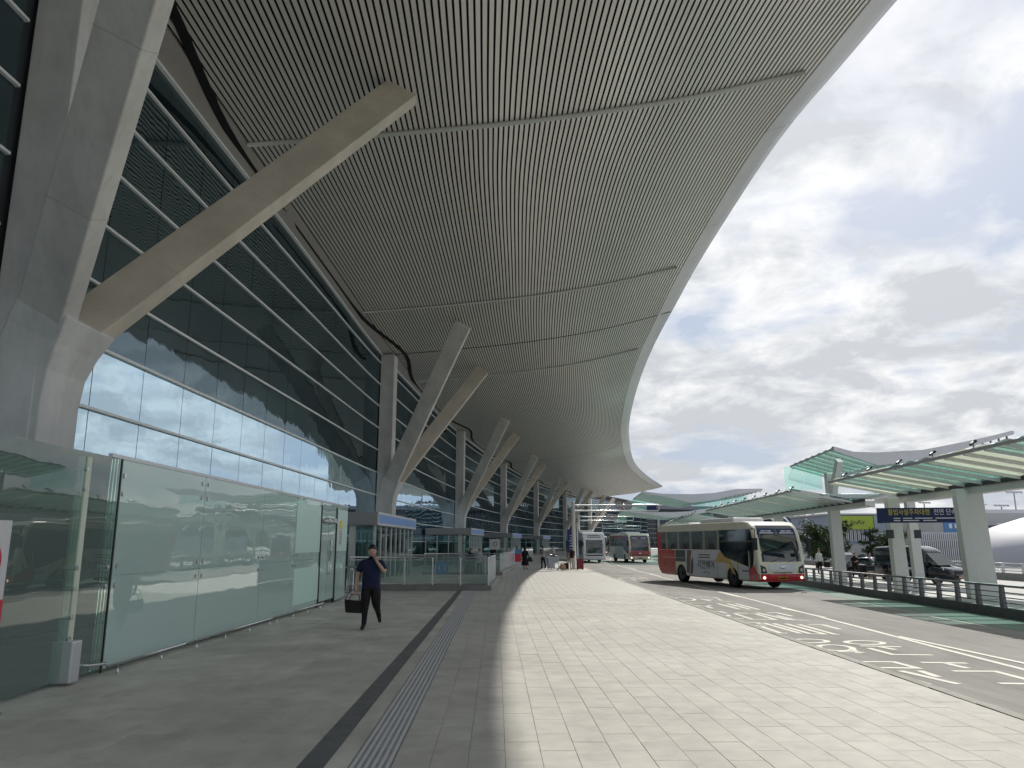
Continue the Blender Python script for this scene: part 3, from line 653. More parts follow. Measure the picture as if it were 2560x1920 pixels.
# ================================================================== BRANCHING COLUMNS
def make_column(first=True):
    """origin at the base on the facade line; +x outward, +y along the front"""
    root = thing('branching_column', 'x', 'column', (0, 0, 0))
    b = MB()   # wall post
    b.box((0.52, -0.08, 7.25), (0.94, 1.12, 15.3))
    b.build('wall_post', 'precast', root, bevel=0.025)
    # trunk: curved from upright to outward lean
    b = MB(); prof = []
    path = [(0.58, -0.4), (0.58, 3.45), (0.58, 4.45), (0.66, 5.15), (0.86, 5.75), (1.12, 6.3)]
    for i, (o, z) in enumerate(path):
        w = 1.12; nx, nz = (1, 0) if i < 2 else ((1, 0), (0.97, -0.22), (0.90, -0.42), (0.85, -0.52))[i - 2]
        hd_ = (.62, .62, .62, .64, .72, .86)[i]
        for dy in (-hd_, hd_):
            for s_ in (-1, 1): prof.append((o + s_ * nx * w / 2, dy, z + s_ * nz * w / 2))
    b.add(prof, [(k * 4 + a, k * 4 + c, (k + 1) * 4 + c, (k + 1) * 4 + a) for k in range(5) for a, c in ((0, 1), (1, 3), (3, 2), (2, 0))] + [(20, 21, 23, 22)])
    b.build('trunk', 'precast', root, bevel=0.03)
    b = MB(); b.box((0.58, 0, 3.46), (1.135, 1.255, 0.02)); b.build('trunk_joint', 'black_gap', root)
    for sgn, nm in ((-1, 'near'), (1, 'far')):
        b = MB(); A = Vector((0.80, sgn * 0.34, 5.75)); B = Vector((6.4, sgn * 6.3, 15.3)); d = (B - A).normalized()
        side = d.cross(Vector((0, 0, 1))).normalized(); upv = side.cross(d)
        # cross-section turned so that its flat faces look sideways along the front
        xo = Vector((1, 0, -d.x / d.z)).normalized(); yo = d.cross(xo).normalized()
        vs = []
        for p, hw, hd in ((A, 0.50, 0.22), (A.lerp(B, 0.5), 0.50, 0.21), (B, 0.52, 0.20)):
            for i, j in ((-1, -1), (1, -1), (1, 1), (-1, 1)): vs.append(p + xo * i * hw + yo * j * hd)
        b.add(vs, [(k * 4 + i, k * 4 + (i + 1) % 4, (k + 1) * 4 + (i + 1) % 4, (k + 1) * 4 + i) for k in range(2) for i in range(4)] + [(3, 2, 1, 0), (8, 9, 10, 11)])
        arm = b.build('arm', 'arm_panel' if sgn > 0 else 'concrete', root, bevel=0.03)
        # panel joints round the arm
        for t_ in (0.22, 0.47, 0.72):
            c = A.lerp(B, t_); b = MB(); hw = (0.50 if t_ < .5 else 0.50 + .04 * (t_ - .5)) + 0.003; hd = 0.22 - .02 * t_ + 0.002
            vs = [c + xo * i * hw + yo * j * hd + d * k for k in (-0.008, 0.008) for i, j in ((-1, -1), (1, -1), (1, 1), (-1, 1))]
            b.add(vs, [(i, (i + 1) % 4, 4 + (i + 1) % 4, 4 + i) for i in range(4)]); b.build('panel_joint', 'bulkhead', arm)
    return root
clab = ['massive pale Y-shaped column beside the glass enclosure, the closest one', 'Y-shaped column rising behind the first grey door canopy', 'Y-shaped column just above the second grey door canopy, second down the row from the closest',
        'Y-shaped column between the second and third door canopies, mid row', 'Y-shaped column fourth down the row, behind the blue pylon', 'small distant Y-shaped column beside the overhead sign pole', 'farthest Y-shaped column seen under the overhead sign arms']
c0 = make_column()
for k, y in enumerate(COLY):
    o = c0 if k == 0 else copy_tree(c0)
    t, n = frame(y); o.location = FP(y, 0, base(y)); o.rotation_euler = (0, 0, -math.atan2(t.x, t.y))
    tag(o, clab[k], 'column', 'branching columns along the glass front')
    if k > 0: o.scale = (1, 1, 0.985)
    else: o.location = FP(y, 0, base(y)); o.scale = (1.03, 1.02, 1)

# far wing of the terminal closing the view
fw = thing('far_terminal_wing', 'dark glazed terminal wing closing the view beyond the buses', 'building', (64, 338, 0), R(25))
b = MB(); b.box((0, 0, 7.6), (150, 12, 16)); b.build('glass_wall', 'far_glass', fw)
b = MB(); b.box((0, -1, 16.4), (152, 16, 1.6)); b.build('roof_slab', 'far_grey', fw)
for i in range(16): MB().box((-72 + i * 9.5, -6.3, 7), (0.9, 0.9, 14.5)).build('column', 'far_wall', fw)
for i in range(7): MB().box((0, -6.2, 1.8 + 1.9 * i), (150, 0.3, 0.16)).build('transom', 'far_wall', fw)
# ================================================================== GLASS ENCLOSURE (left)
enc = thing('glass_enclosure', 'long low green glass enclosure with steel fittings on the left of the pavement', 'glass enclosure', (-5.7, 10.8, 0))
EL = Vector(enc.location)
def ep(b, *a, **k):
    par = k.pop('par', enc); o = b.build(*a, parent=par, **k)
    o.location = -EL if par is enc else (0, 0, 0)
    return o
EX = -5.62; ZT = 2.86
def panel(ya, yb, za, zb, m, x=EX, name='glass_panel'):
    b = MB(); b.box((x, (ya + yb) / 2, (za + zb) / 2), (0.022, yb - ya - 0.014, zb - za)); o = ep(b, name, m)
    return o
cuts = [11.1, 14.17, 17.6, 20.3, 22.9]
zl = lambda y: base(y) + 0.05
panel(2.5, 5.9, zl(4), 1.228, 'box_glass'); panel(2.5, 5.9, 1.232, ZT, 'box_glass')
panel(5.9, 11.04, zl(8), 1.228, 'box_glass'); panel(5.9, 11.04, 1.232, ZT, 'box_glass')
for i in range(4):
    ya, yb = cuts[i], cuts[i + 1]
    m = 'film_glass'
    panel(ya, yb, zl(ya), 1.228, m); panel(ya, yb, 1.232, ZT, m)
# opaque film on the last fixed panel and doors
panel(20.32, 22.88, 1.42, 2.72, 'teal_film', EX + 0.014, 'window_film'); panel(20.32, 22.88, 0.1, 1.02, 'teal_film', EX + 0.014, 'window_film')
panel(22.98, 24.9, 2.3, ZT, 'film_glass')
d1 = panel(22.98, 23.92, 0.0, 2.28, 'film_glass', name='door'); d2 = panel(23.94, 24.9, 0.0, 2.28, 'film_glass', name='door')
for d_, yy_ in ((d1, 23.84), (d2, 24.02)):
    b = MB(); b.tube([(EX + 0.08, yy_, 0.75), (EX + 0.08, yy_, 1.45)], 0.016, 8); b.box((EX + 0.04, yy_, 0.85), (0.08, 0.02, 0.02)); b.box((EX + 0.04, yy_, 1.35), (0.08, 0.02, 0.02)); ep(b, 'handle', 'steel', par=d_)
b = MB(); b.box((EX + 0.05, 23.94, 2.32), (0.12, 1.8, 0.06)); b.box((EX + 0.09, 23.6, 2.36), (0.1, 0.3, 0.12)); b.box((EX + 0.09, 24.3, 2.36), (0.1, 0.3, 0.12)); ep(b, 'door_closer', 'steel_dull')
for y_ in (22.93, 24.95): b = MB(); b.box((EX, y_, 1.32), (0.09, 0.07, 2.9)); ep(b, 'door_frame', 'dark_metal')
panel(25.0, 26.6, zl(25), 1.228, 'film_glass'); panel(25.0, 26.6, 1.232, ZT, 'film_glass')
panel(25.02, 26.58, 1.42, 2.74, 'teal_film', EX + 0.014, 'window_film')
# notices on the glass
b = MB(); b.box((EX + 0.03, 25.55, 2.26), (0.008, 0.42, 0.26)); ep(b, 'notice', 'sign_yellow')
b = MB(); b.box((EX + 0.03, 25.55, 1.86), (0.008, 0.42, 0.52)); ep(b, 'notice', 'kiosk_white')
b = MB()
for k in range(6): b.box((EX + 0.036, 25.55, 1.68 + k * 0.07), (0.004, 0.3 - 0.03 * (k % 3), 0.02))
ep(b, 'notice_lines', 'letter_dark')
b = MB(); b.box((EX + 0.03, 24.35, 1.62), (0.008, 0.22, 0.36)); ep(b, 'notice', 'kiosk_white')
# top rail and corner joint
b = MB(); b.box((EX, 18.7, ZT + 0.025), (0.06, 15.9, 0.05)); ep(b, 'top_rail', 'steel_dull')
b = MB(); b.box((EX + 0.005, 11.07, 1.4), (0.02, 0.02, 2.92)); ep(b, 'corner_joint', 'black')
for y_ in cuts[1:4]: b = MB(); b.box((EX + 0.002, y_, 1.5), (0.014, 0.014, 2.7)); ep(b, 'seal', 'dark_metal')
b = MB(); b.box((EX - 1.5, 11.1, 1.53), (3.0, 0.022, 2.66)); ep(b, 'end_panel', 'box_glass')
b = MB(); b.box((EX - 1.5, 26.62, 1.5), (3.0, 0.022, 2.66)); ep(b, 'end_panel', 'film_glass')
# inner partition and inner roof of frosted glass
b = MB(); b.box((EX - 2.3, 18.8, 1.5), (0.03, 15.4, 2.6)); ep(b, 'inner_panel', 'film_glass')
b = MB(); b.box((EX - 1.3, 18.8, ZT - 0.02), (2.5, 15.6, 0.02)); ep(b, 'glass_roof', 'pale_glass')
for k in range(6): b = MB(); b.box((EX - 0.42, 11.6 + k * 2.9, 1.32), (0.09, 0.14, 2.7)); ep(b, 'inner_post', 'steel_dull')
# steel fin and its base pier
b = MB(); b.box((EX + 0.01, 10.2, 1.62), (0.04, 0.11, 2.36)); ep(b, 'fin', 'fin_paint', bevel=0.01)
b = MB(); b.box((EX + 0.03, 10.17, 0.22), (0.22, 0.22, 0.5)); ep(b, 'pier', 'steel_dull', bevel=0.015)
# spider fittings
def spider(y, z, both=True, x=EX - 0.06):
    b = MB(); c = Vector((x, y, z))
    for sy in ((-1, 1) if both else (-1,)):
        for sz in (-1, 1):
            e_ = c + Vector((0.02, sy * 0.13, sz * 0.13)); b.tube([c, e_], 0.014, 6); b.cyl(e_ + Vector((0.045, 0, 0)), 0.035, 0.05, 10, 0, 'X')
    b.cyl(c, 0.04, 0.05, 10, 0, 'X'); ep(b, 'spider_fitting', 'steel')
for y_ in (11.07, 14.17, 17.6, 20.3): spider(y_, 1.23)
spider(10.3, 2.5, False); spider(10.3, 0.62, False); spider(10.3, 1.23, False); spider(14.17, 2.6); spider(11.3, 2.5, False)
# low bumper rail
def bumper(y0, y1):
    b = MB(); z = base((y0 + y1) / 2); x = EX + 0.22
    b.tube([(x, y0, base(y0) + 0.13), (x, y1, base(y1) + 0.13)], 0.022, 8)
    y = y0 + 0.3
    while y < y1: b.tube([(x, y, base(y) - 0.0), (x, y, base(y) + 0.13)], 0.016, 6); b.cyl((x, y, base(y) + 0.008), 0.04, 0.012, 8); y += 1.35
    ep(b, 'bumper_rail', 'steel')
bumper(10.8, 13.3); bumper(13.5, 17.9); bumper(18.1, 22.8); bumper(25.1, 26.7)
b = MB(); x = EX + 0.22; b.tube([(EX - 0.9, 10.6, .11), (x - 0.12, 10.6, .11), (x, 10.75, .11)], 0.022, 8); b.tube([(EX - 0.1, 10.6, 0), (EX - 0.1, 10.6, .11)], .016, 6); ep(b, 'bumper_rail', 'steel')
b = MB(); b.box((EX - 2.0, 9.9, 0.04), (3.6, 0.12, 0.06)); ep(b, 'floor_track', 'dark_metal')

# sign board at the extreme left
sg = thing('notice_stand', 'white and red notice board standing at the left edge before the glass', 'sign', (-5.27, 7.9, 0))
b = MB(); b.box((0, 0, 1.38), (0.05, 0.62, 1.06)); b.build('board', 'kiosk_white', sg, bevel=0.006)
b = MB(); b.box((0.0, 0, 0.96), (0.056, 0.62, 0.30)); b.build('red_band', 'sign_red', sg)
b = MB(); n = 28
for k in range(n):
    a0, a1 = 2 * pi * k / n, 2 * pi * (k + 1) / n
    b.quad((0.029, 0.2 * cos(a0), 1.50 + 0.2 * sin(a0)), (0.029, 0.2 * cos(a1), 1.50 + 0.2 * sin(a1)), (0.029, 0.15 * cos(a1), 1.50 + 0.15 * sin(a1)), (0.029, 0.15 * cos(a0), 1.50 + 0.15 * sin(a0)))
b.build('red_ring', 'sign_red', sg)
b = MB(); b.tube([(0, -0.2, 0), (0, -0.2, 0.85)], 0.02, 8); b.tube([(0, 0.2, 0), (0, 0.2, 0.85)], 0.02, 8); b.box((0, 0, 0.015), (0.4, 0.5, 0.03)); b.build('stand', 'steel', sg)

# ================================================================== DOOR CANOPIES (vestibules)
vl = ['grey flat roofed entrance lobby with wide blue sign band, just behind the walking man', 'second entrance lobby with small blue sign, behind the seated woman at the railing',
      'third entrance lobby with short blue sign, behind the woman in the long black dress', 'fourth and smallest entrance lobby beside the blue pylon']
for vi, (y0, ln) in enumerate(((34.5, 11.5), (70.0, 10.5), (107.5, 10.5), (146, 10.5))):
    g = base(y0); xr_ = {0: -5.95, 1: -3.65, 2: 0.05, 3: 5.8}[vi]
    x0 = fac(y0) + 0.2; wd = xr_ - x0; t, n = frame(y0 + 5); rz = -math.atan2(t.x, t.y)
    v = thing('entrance_lobby', vl[vi], 'entrance lobby', (xr_, y0, g), rz, 'entrance lobbies along the terminal front')
    H1, H2 = (2.46 - g, 3.02 - g) if vi == 0 else (2.42 - g, 2.98 - g)
    b = MB(); b.box((-wd / 2, ln / 2, (H1 + H2) / 2), (wd, ln, H2 - H1)); b.build('flat_roof', 'kiosk_grey', v, bevel=0.01)
    b = MB(); b.box((0.02, ln / 2, (H1 + H2) / 2), (0.05, ln - 0.1, H2 - H1 + 0.02)); b.build('sign_frame', 'kiosk_white', v)
    b = MB(); b.box((0.05, ln / 2, (H1 + H2) / 2), (0.03, ln - 0.5, (H2 - H1) * 0.66)); b.build('sign_band', 'blue_panel', v)
    b = MB(); b.box((-wd / 2, ln / 2, H1 - 0.02), (wd - 0.4, ln - 0.4, 0.02)); b.build('ceiling', 'kiosk_white', v)
    # glass walls with white verticals
    npn = max(3, int(wd / 0.95))
    for k in range(npn):
        xa = -wd + wd * k / npn; b = MB(); b.box((xa + wd / npn / 2, 0.32, H1 / 2), (wd / npn - 0.05, 0.02, H1 - 0.08)); b.build('lobby_pane', 'lobby_glass', v)
    for k in range(npn + 1): b = MB(); b.box((-wd + wd * k / npn - (0.14 if k == npn else 0), 0.32, H1 / 2), (0.09 if k != npn - 1 else 0.3, 0.1, H1)); b.build('lobby_post', 'kiosk_white' if k % 2 else 'precast', v)
    for k in range(8):
        ya = 0.3 + (ln - 0.6) * k / 8; b = MB(); b.box((-0.16, ya + (ln - 0.6) / 16, H1 / 2), (0.02, (ln - 0.6) / 8 - 0.05, H1 - 0.08)); b.build('lobby_pane', 'lobby_glass', v)
    for k in range(9): b = MB(); b.box((-0.16, 0.3 + (ln - 0.6) * k / 8, H1 / 2), (0.1, 0.09, H1)); b.build('lobby_post', 'kiosk_white', v)
    b = MB(); b.box((-wd / 2, 0.36, 1.9), (wd - 0.3, 0.05, 0.05)); b.build('glass_rail', 'steel', v)
    # white striped door set seen behind the glass
    for k in range(9):
        b = MB(); b.box((-1.75 + k * 0.19, 0.9, H1 / 2 - .1), (0.05 if k % 3 else 0.12, 0.05, H1 - 0.5)); b.build('door_bar', 'kiosk_white', v)
    b = MB(); b.box((-wd + 1.0, ln * 0.6, 1.0), (1.1, 0.5, 1.9)); b.build('inner_kiosk', 'kiosk_grey', v)

# pictogram plate on the first lobby and on the third
def plate(name, label, loc, w, h, m, rz=0, glyph=None, gm='letter_white'):
    t_ = thing(name, label, 'sign', loc, rz); b = MB(); b.box((0, 0, 0), (w, 0.03, h)); b.build('plate', m, t_, bevel=0.004)
    if glyph: text(glyph, h * 0.6, gm, t_, (0, -0.018, 0), (R(90), 0, 0))
    return t_

# ================================================================== RAILINGS
def railing(name, label, pts, group, zoff=0.2, h=1.1):
    o = pts[0]; root = thing(name, label, 'railing', (o[0], o[1], base(o[1])), 0, group)
    z0 = base(o[1])
    P = [Vector((x - o[0], y - o[1], base(y) - z0 + zoff)) for x, y in pts]
    b = MB(); ln = MB()
    for i in range(len(P) - 1):
        a, c = P[i], P[i + 1]; d = (c - a); L_ = d.length; d.normalize(); nrm = Vector((d.y, -d.x, 0))
        cb = MB(); cb.bar(a - Vector((0, 0, zoff / 2)) - d * 0.1, c - Vector((0, 0, zoff / 2)) + d * 0.1, 0.34, zoff, 0); cb.build('plinth', 'kerb_stone' if i % 2 else 'parapet', root, bevel=0.01)
        k = max(1, round(L_ / 1.25))
        for j in range(k + 1):
            p = a.lerp(c, j / k)
            if i and j == 0: continue
            q = MB(); q.box(p + Vector((0, 0, h / 2)), (0.05, 0.05, h)); q.build('post', 'steel', root)
        for j in range(k):
            p, q_ = a.lerp(c, (j + 0.06) / k), a.lerp(c, (j + 0.94) / k)
            q = MB(); q.bar((p + Vector((0, 0, h * 0.48))), (q_ + Vector((0, 0, h * 0.48))), 0.012, h * 0.78, 0); q.build('glass_infill', 'rail_glass', root)
        for zz, rr, ox in ((h, 0.028, 0), (h - 0.11, 0.02, -0.07), (0.05, 0.018, 0)):
            q = MB(); q.tube([a + Vector((0, 0, zz)) + nrm * ox, c + Vector((0, 0, zz)) + nrm * ox], rr, 8); q.build('handrail' if zz > 0.5 else 'bottom_rail', 'steel', root)
    return root
railing('ramp_railing', 'steel and glass railing round the ramp straight behind the walking man', [(-6.6, 32.0), (-0.95, 32.0), (-0.85, 40.0)], 'ramp railings')
railing('ramp_railing', 'second railing behind, its long side running away past the woman in black', [(-5.4, 48.6), (-0.72, 48.6), (0.55, 72.0)], 'ramp railings')
railing('ramp_railing', 'inner handrail between the first ramp and the lobby doors', [(-6.6, 41.5), (-1.4, 41.5)], 'ramp railings', 0.3, 1.0)
railing('ramp_railing', 'distant railing before the third lobby', [(-2.0, 92), (1.2, 92), (2.8, 106)], 'ramp railings')
# ramp slab inside the first railing
b = MB(); b.slab([(-6.5, 32.25), (-1.1, 32.25), (-1.05, 41.3), (-6.5, 41.3)], -0.3, 0.06); tg = b.build('ramp', 'granite_walk'); struct(tg)

# inverted U stands
bar0 = None
for k, (x, y) in enumerate(((-6.35, 28.9), (-5.95, 29.5), (-6.2, 30.3))):
    if bar0 is None:
        bar0 = thing('hoop_barrier', 'x', 'barrier', (0, 0, 0))
        q = MB(); q.tube([(-0.55, 0, 0), (-0.55, 0, 0.84), (-0.5, 0, 0.93), (-0.42, 0, 0.97), (0.42, 0, 0.97), (0.5, 0, 0.93), (0.55, 0, 0.84), (0.55, 0, 0)], 0.022, 8); q.build('hoop', 'steel', bar0)
        for j in range(4): q = MB(); q.tube([(-0.35 + j * 0.23, 0, 0.1), (-0.35 + j * 0.23, 0, 0.95)], 0.009, 6); q.build('upright', 'steel', bar0)
        q = MB(); q.tube([(-0.53, 0, 0.1), (0.53, 0, 0.1)], 0.012, 6); q.build('cross_bar', 'steel', bar0); o = bar0
    else: o = copy_tree(bar0)
    o.location = (x, y, base(y)); tag(o, ('steel hoop barrier right beside the end of the glass enclosure', 'steel hoop barrier nearest the walking man', 'steel hoop barrier hindmost of three, against the ramp plinth')[k], 'barrier', 'steel hoop barriers')

# signs about the lobbies
plate('information_sign', 'small blue square sign with white pictogram on the ramp glass', (-3.62, 40.9, 0.42), 0.62, 0.62, 'sign_blue', 0, 'i  i')
plate('round_symbol_sign', 'white square sign with black ring standing by the second lobby', (-1.5, 69.6, 1.55), 0.9, 0.9, 'kiosk_white', 0, 'ⓐ' if False else 'O', 'letter_dark')
py = thing('blue_pylon', 'tall dark blue direction pylon standing by the overhead sign pole', 'pylon', (6.05, 79.5, base(79)))
b = MB(); b.box((0, 0, 1.75), (0.85, 0.18, 3.1)); b.build('panel', 'pylon_blue', py, bevel=0.01)
b = MB()
for k in range(9): b.box((-0.02 + (k % 2) * 0.04, -0.096, 0.6 + k * 0.26), (0.5 - 0.08 * (k % 3), 0.006, 0.07))
b.build('panel_lines', 'letter_white', py)
b = MB(); b.box((0, 0, 0.1), (1.0, 0.4, 0.2)); b.build('foot', 'steel_dull', py)

# ================================================================== OVERHEAD SIGN GANTRIES
gl_ = ['closest overhead sign gantry, two pale round signs on long white double arm', 'second overhead gantry with two dull round signs, behind the closest', 'distant overhead gantry above the red and white coach']
for gi, (x, y, h, arm, s_) in enumerate(((4.72, 60, 4.62, 6.6, 1), (7.75, 91, 4.75, 6.4, 1), (17.3, 150, 4.9, 7.4, 1))):
    g = base(y); r_ = thing('sign_gantry', gl_[gi], 'sign gantry', (x, y, g), 0, 'overhead sign gantries')
    h -= g
    b = MB(); b.tube([(0, 0, 0), (0, 0, h + 0.1)], [0.17, 0.14], 12); b.sphere((0, 0, h + 0.1), 0.14, 0, 10); b.cyl((0, 0, 0.05), 0.28, 0.1, 12); b.build('pole', 'shelter_paint', r_)
    b = MB(); zt, zb = h - 0.1, h - 0.52; q = 0.12
    b.tube([(0, 0, zt), (arm - q, 0, zt + 0.03), (arm - 0.03, 0, zt - 0.01), (arm, 0, zt - q), (arm, 0, zb + q), (arm - 0.03, 0, zb + 0.04), (arm - q, 0, zb), (0, 0, zb)], 0.06, 8); b.build('arm', 'fascia_metal', r_)
    for k in range(2):
        b = MB(); b.cyl((3.55 + k * 0.70, -0.02, h - 0.12), 0.33, 0.04, 24, 0, 'Y'); o = b.build('round_sign', 'disc_grey', r_)
        q_ = MB(); q_.tube([(3.55 + k * 0.70, 0.03, h - 0.45), (3.55 + k * 0.70, 0.03, h + 0.15)], 0.02, 6); q_.box((3.55 + k * 0.70, 0.02, h - 0.12), (0.5, 0.02, 0.03)); q_.build('sign_bracket', 'steel_dull', r_)
    if gi == 0: b = MB(); b.box((6.05, 0.05, h - 0.3), (0.75, 0.06, 0.3)); b.build('lane_sign', 'pylon_blue', r_)
b0 = thing('slim_post', 'slim pale post standing right beside the closest gantry pole', 'post', (5.25, 63, base(63)))
b = MB(); b.tube([(0, 0, 0), (0, 0, 3.6)], 0.06, 8); b.build('post', 'fascia_metal', b0)
b = MB(); b.box((-0.3, -0.05, 2.0), (0.35, 0.05, 0.5)); b.build('plate', 'pylon_blue', b0)
# ================================================================== ISLAND, OUTER ROAD, GUARD RAIL
isl = ribbon('island_pavement', 'island_paving', RY, lambda y: rail(y) - 0.2, lambda y: rail(y) + 6.2, Gi, nx=2, th=0.25); struct(isl)
out = ribbon('outer_road', 'outer_road', RY, lambda y: rail(y) + 6.2, lambda y: rail(y) + 27.5, lambda x, y: Gi(x, y) - 0.12, nx=2, th=0.3); struct(out)
GRL = thing('guard_rail', 'dark steel guard rail on low black kerb between green lane and island', 'guard rail', (rail(20), 20, Gi(rail(20), 20)))
GL_ = Vector(GRL.location)
def gp(b, name, m, **k):
    o = b.build(name, m, GRL, **k); o.location = -GL_; return o
def gz_(y): return Gi(rail(y), y)
ys = frange(-6, 45, 3) + frange(51, 170, 6)
for i in range(len(ys) - 1):
    a, c = Vector((rail(ys[i]), ys[i], gz_(ys[i]))), Vector((rail(ys[i + 1]), ys[i + 1], gz_(ys[i + 1])))
    b = MB(); b.bar(a + Vector((-.1, 0, -0.03)), c + Vector((-.1, 0, -0.03)), 0.3, 0.32); gp(b, 'kerb_block', 'black' if False else 'dark_granite')
    b = MB(); b.bar(a + Vector((0, 0, 0.70)), c + Vector((0, 0, 0.70)), 0.13, 0.06); gp(b, 'top_rail', 'rail_paint')
    for z in (0.24, 0.38, 0.52):
        b = MB(); b.tube([a + Vector((0, 0, z)), c + Vector((0, 0, z))], 0.017, 6, cap=False); gp(b, 'lower_rail', 'rail_paint')
pb = MB(); pb.add([(-.05, -.09, 0.1), (.05, -.09, .1), (.05, .09, .1), (-.05, .09, .1), (-.05, -.055, 0.67), (.05, -.055, .67), (.05, .055, .67), (-.05, .055, .67)], [(0, 1, 5, 4), (1, 2, 6, 5), (2, 3, 7, 6), (3, 0, 4, 7), (4, 5, 6, 7)])
pm = pb.mesh('post', 'rail_paint'); y = -4.0
while y < 110:
    inst(pm, 'post', GRL, Vector((rail(y), y, gz_(y))) - GL_); y += 1.32 if y < 60 else 2.64
# outer parapet
PX = lambda y: 38.5 + 0.004 * (y - 60) + max(0, y - 60) ** 2 / 2400
PAR = thing('outer_parapet', 'weathered concrete parapet topped by two pale steel rails beyond the outer road', 'parapet', (38.5, 60, -1.0))
PL_ = Vector(PAR.location)
ys = frange(30, 170, 7)
for i in range(len(ys) - 1):
    z = -1.05; a, c = Vector((PX(ys[i]), ys[i], z)), Vector((PX(ys[i + 1]), ys[i + 1], z))
    b = MB(); b.bar(a + Vector((0, 0, .05)), c + Vector((0, 0, .05)), 0.4, 0.8); o = b.build('concrete_base', 'parapet', PAR); o.location = -PL_
    for zz, rr in ((1.16, 0.05), (0.88, 0.04), (0.62, 0.04)):
        b = MB(); b.tube([a + Vector((0, 0, zz)), c + Vector((0, 0, zz))], rr, 6); o = b.build('rail', 'fascia_metal', PAR); o.location = -PL_
y = 32
while y < 165:
    b = MB(); b.box((PX(y), y, -1.05 + 0.78), (0.14, 0.22, 0.8)); o = b.build('rail_post', 'fascia_metal', PAR); o.location = -PL_; y += 2.5

# ================================================================== GLASS SHELTERS
def shingle_roof(parent, A, B, C, D, n, m, steps=0.10, name='roof_pane', pale=None):
    """roof wing between edge A->B and edge D->C, cut across into n tilted panes"""
    A, B, C, D = map(Vector, (A, B, C, D))
    for i in range(n):
        t0, t1 = i / n, (i + 1.12) / n
        p = [A.lerp(B, t0), A.lerp(B, t1), D.lerp(C, t1), D.lerp(C, t0)]
        p[0] += Vector((0, 0, steps)); p[3] += Vector((0, 0, steps))
        b = MB(); b.plate(p, 0.02); b.build(name, 'pale_glass' if (pale and pale[i % len(pale)] == '1') else m, parent)
    for i in range(n + 1):
        t = i / n; b = MB(); b.bar(A.lerp(B, t) - Vector((0, 0, 0.06)), D.lerp(C, t) - Vector((0, 0, 0.06)), 0.05, 0.10); b.build('glazing_bar', 'shelter_paint', parent)
    for q in ((A, B), (D, C)):
        b = MB(); b.bar(q[0] - Vector((0, 0, .02)), q[1] - Vector((0, 0, .02)), 0.06, 0.10); b.build('edge_bar', 'shelter_fascia', parent)
def spot(parent, p, rz=0.0):
    p = Vector(p); b = MB(); b.tube([p, p + Vector((0, 0, 0.2))], 0.018, 6); d = Vector((0.27 * cos(rz), 0.27 * sin(rz), 0.12))
    b.tube([p + Vector((0, 0, 0.22)) - d * 0.5, p + Vector((0, 0, 0.22)) + d * 0.6], 0.042, 8); b.build('spotlight', 'dark_metal', parent)
def blade_column(parent, x, y, ztop, w=0.62, t=0.42, lean=0.0, z0=None, name='column'):
    z0 = z0 if z0 is not None else Gi(x + SX, y) ; b = MB()
    b.add([(x - w / 2 * 1.15, y - t / 2, z0), (x + w / 2 * 1.15, y - t / 2, z0), (x + w / 2 * 1.15, y + t / 2, z0), (x - w / 2 * 1.15, y + t / 2, z0),
           (x + lean - w / 2, y - t / 2, ztop), (x + lean + w / 2, y - t / 2, ztop), (x + lean + w / 2, y + t / 2, ztop), (x + lean - w / 2, y + t / 2, ztop)],
          [(3, 2, 1, 0), (4, 5, 6, 7), (0, 1, 5, 4), (1, 2, 6, 5), (2, 3, 7, 6), (3, 0, 4, 7)])
    return b.build(name, 'shelter_paint', parent, bevel=0.02)
SX = 0.0
def road_wing(label, y0, y1, cols, pitch=0.0, pale='110001110001100'):
    """low wing over the lane side: beam on the columns, glass rising towards the road"""
    dx = rail((y0 + y1) / 2) - 14.4
    r_ = thing('glass_shelter', label, 'shelter', (0, 0, 0), 0, 'glass roofed shelters on the island')
    X0, X1 = 13.9 + dx, 17.2 + dx; zl_, zh = 3.78, 4.35
    s0 = rail(y0) - rail((y0 + y1) / 2); s1 = rail(y1) - rail((y0 + y1) / 2)
    shingle_roof(r_, (X0 + s0, y0, zh), (X0 + s1, y1, zh), (X1 + s1, y1, zl_), (X1 + s0, y0, zl_), max(6, int((y1 - y0) / 1.1)), 'roof_glass', pale=pale)
    b = MB(); b.bar((X1 + s0, y0 - 1.5, zl_ - 0.16), (X1 + s1, y1, zl_ - 0.16), 0.5, 0.34); b.build('beam', 'shelter_paint', r_, bevel=0.02)
    b = MB(); b.bar((X1 + s0 - 0.28, y0 - 1.5, zl_ - 0.0), (X1 + s1 - 0.28, y1, zl_ - 0.0), 0.1, 0.16); b.build('gutter', 'dark_metal', r_)
    # inner wing on the far side of the beam
    X2 = X1 + 3.4
    shingle_roof(r_, (X2 + s0, y0, 4.55), (X2 + s1, y1, 4.55), (X1 + .3 + s1, y1, zl_ + .05), (X1 + .3 + s0, y0, zl_ + .05), max(5, int((y1 - y0) / 1.6)), 'roof_glass')
    k = 0
    while y0 + 1.2 + 2.7 * k < y1:
        yy_ = y0 + 1.2 + 2.7 * k; spot(r_, (X0 + 0.3 + (rail(yy_) - rail((y0 + y1) / 2)), yy_, zh), 0.5); k += 1
    return r_, X1
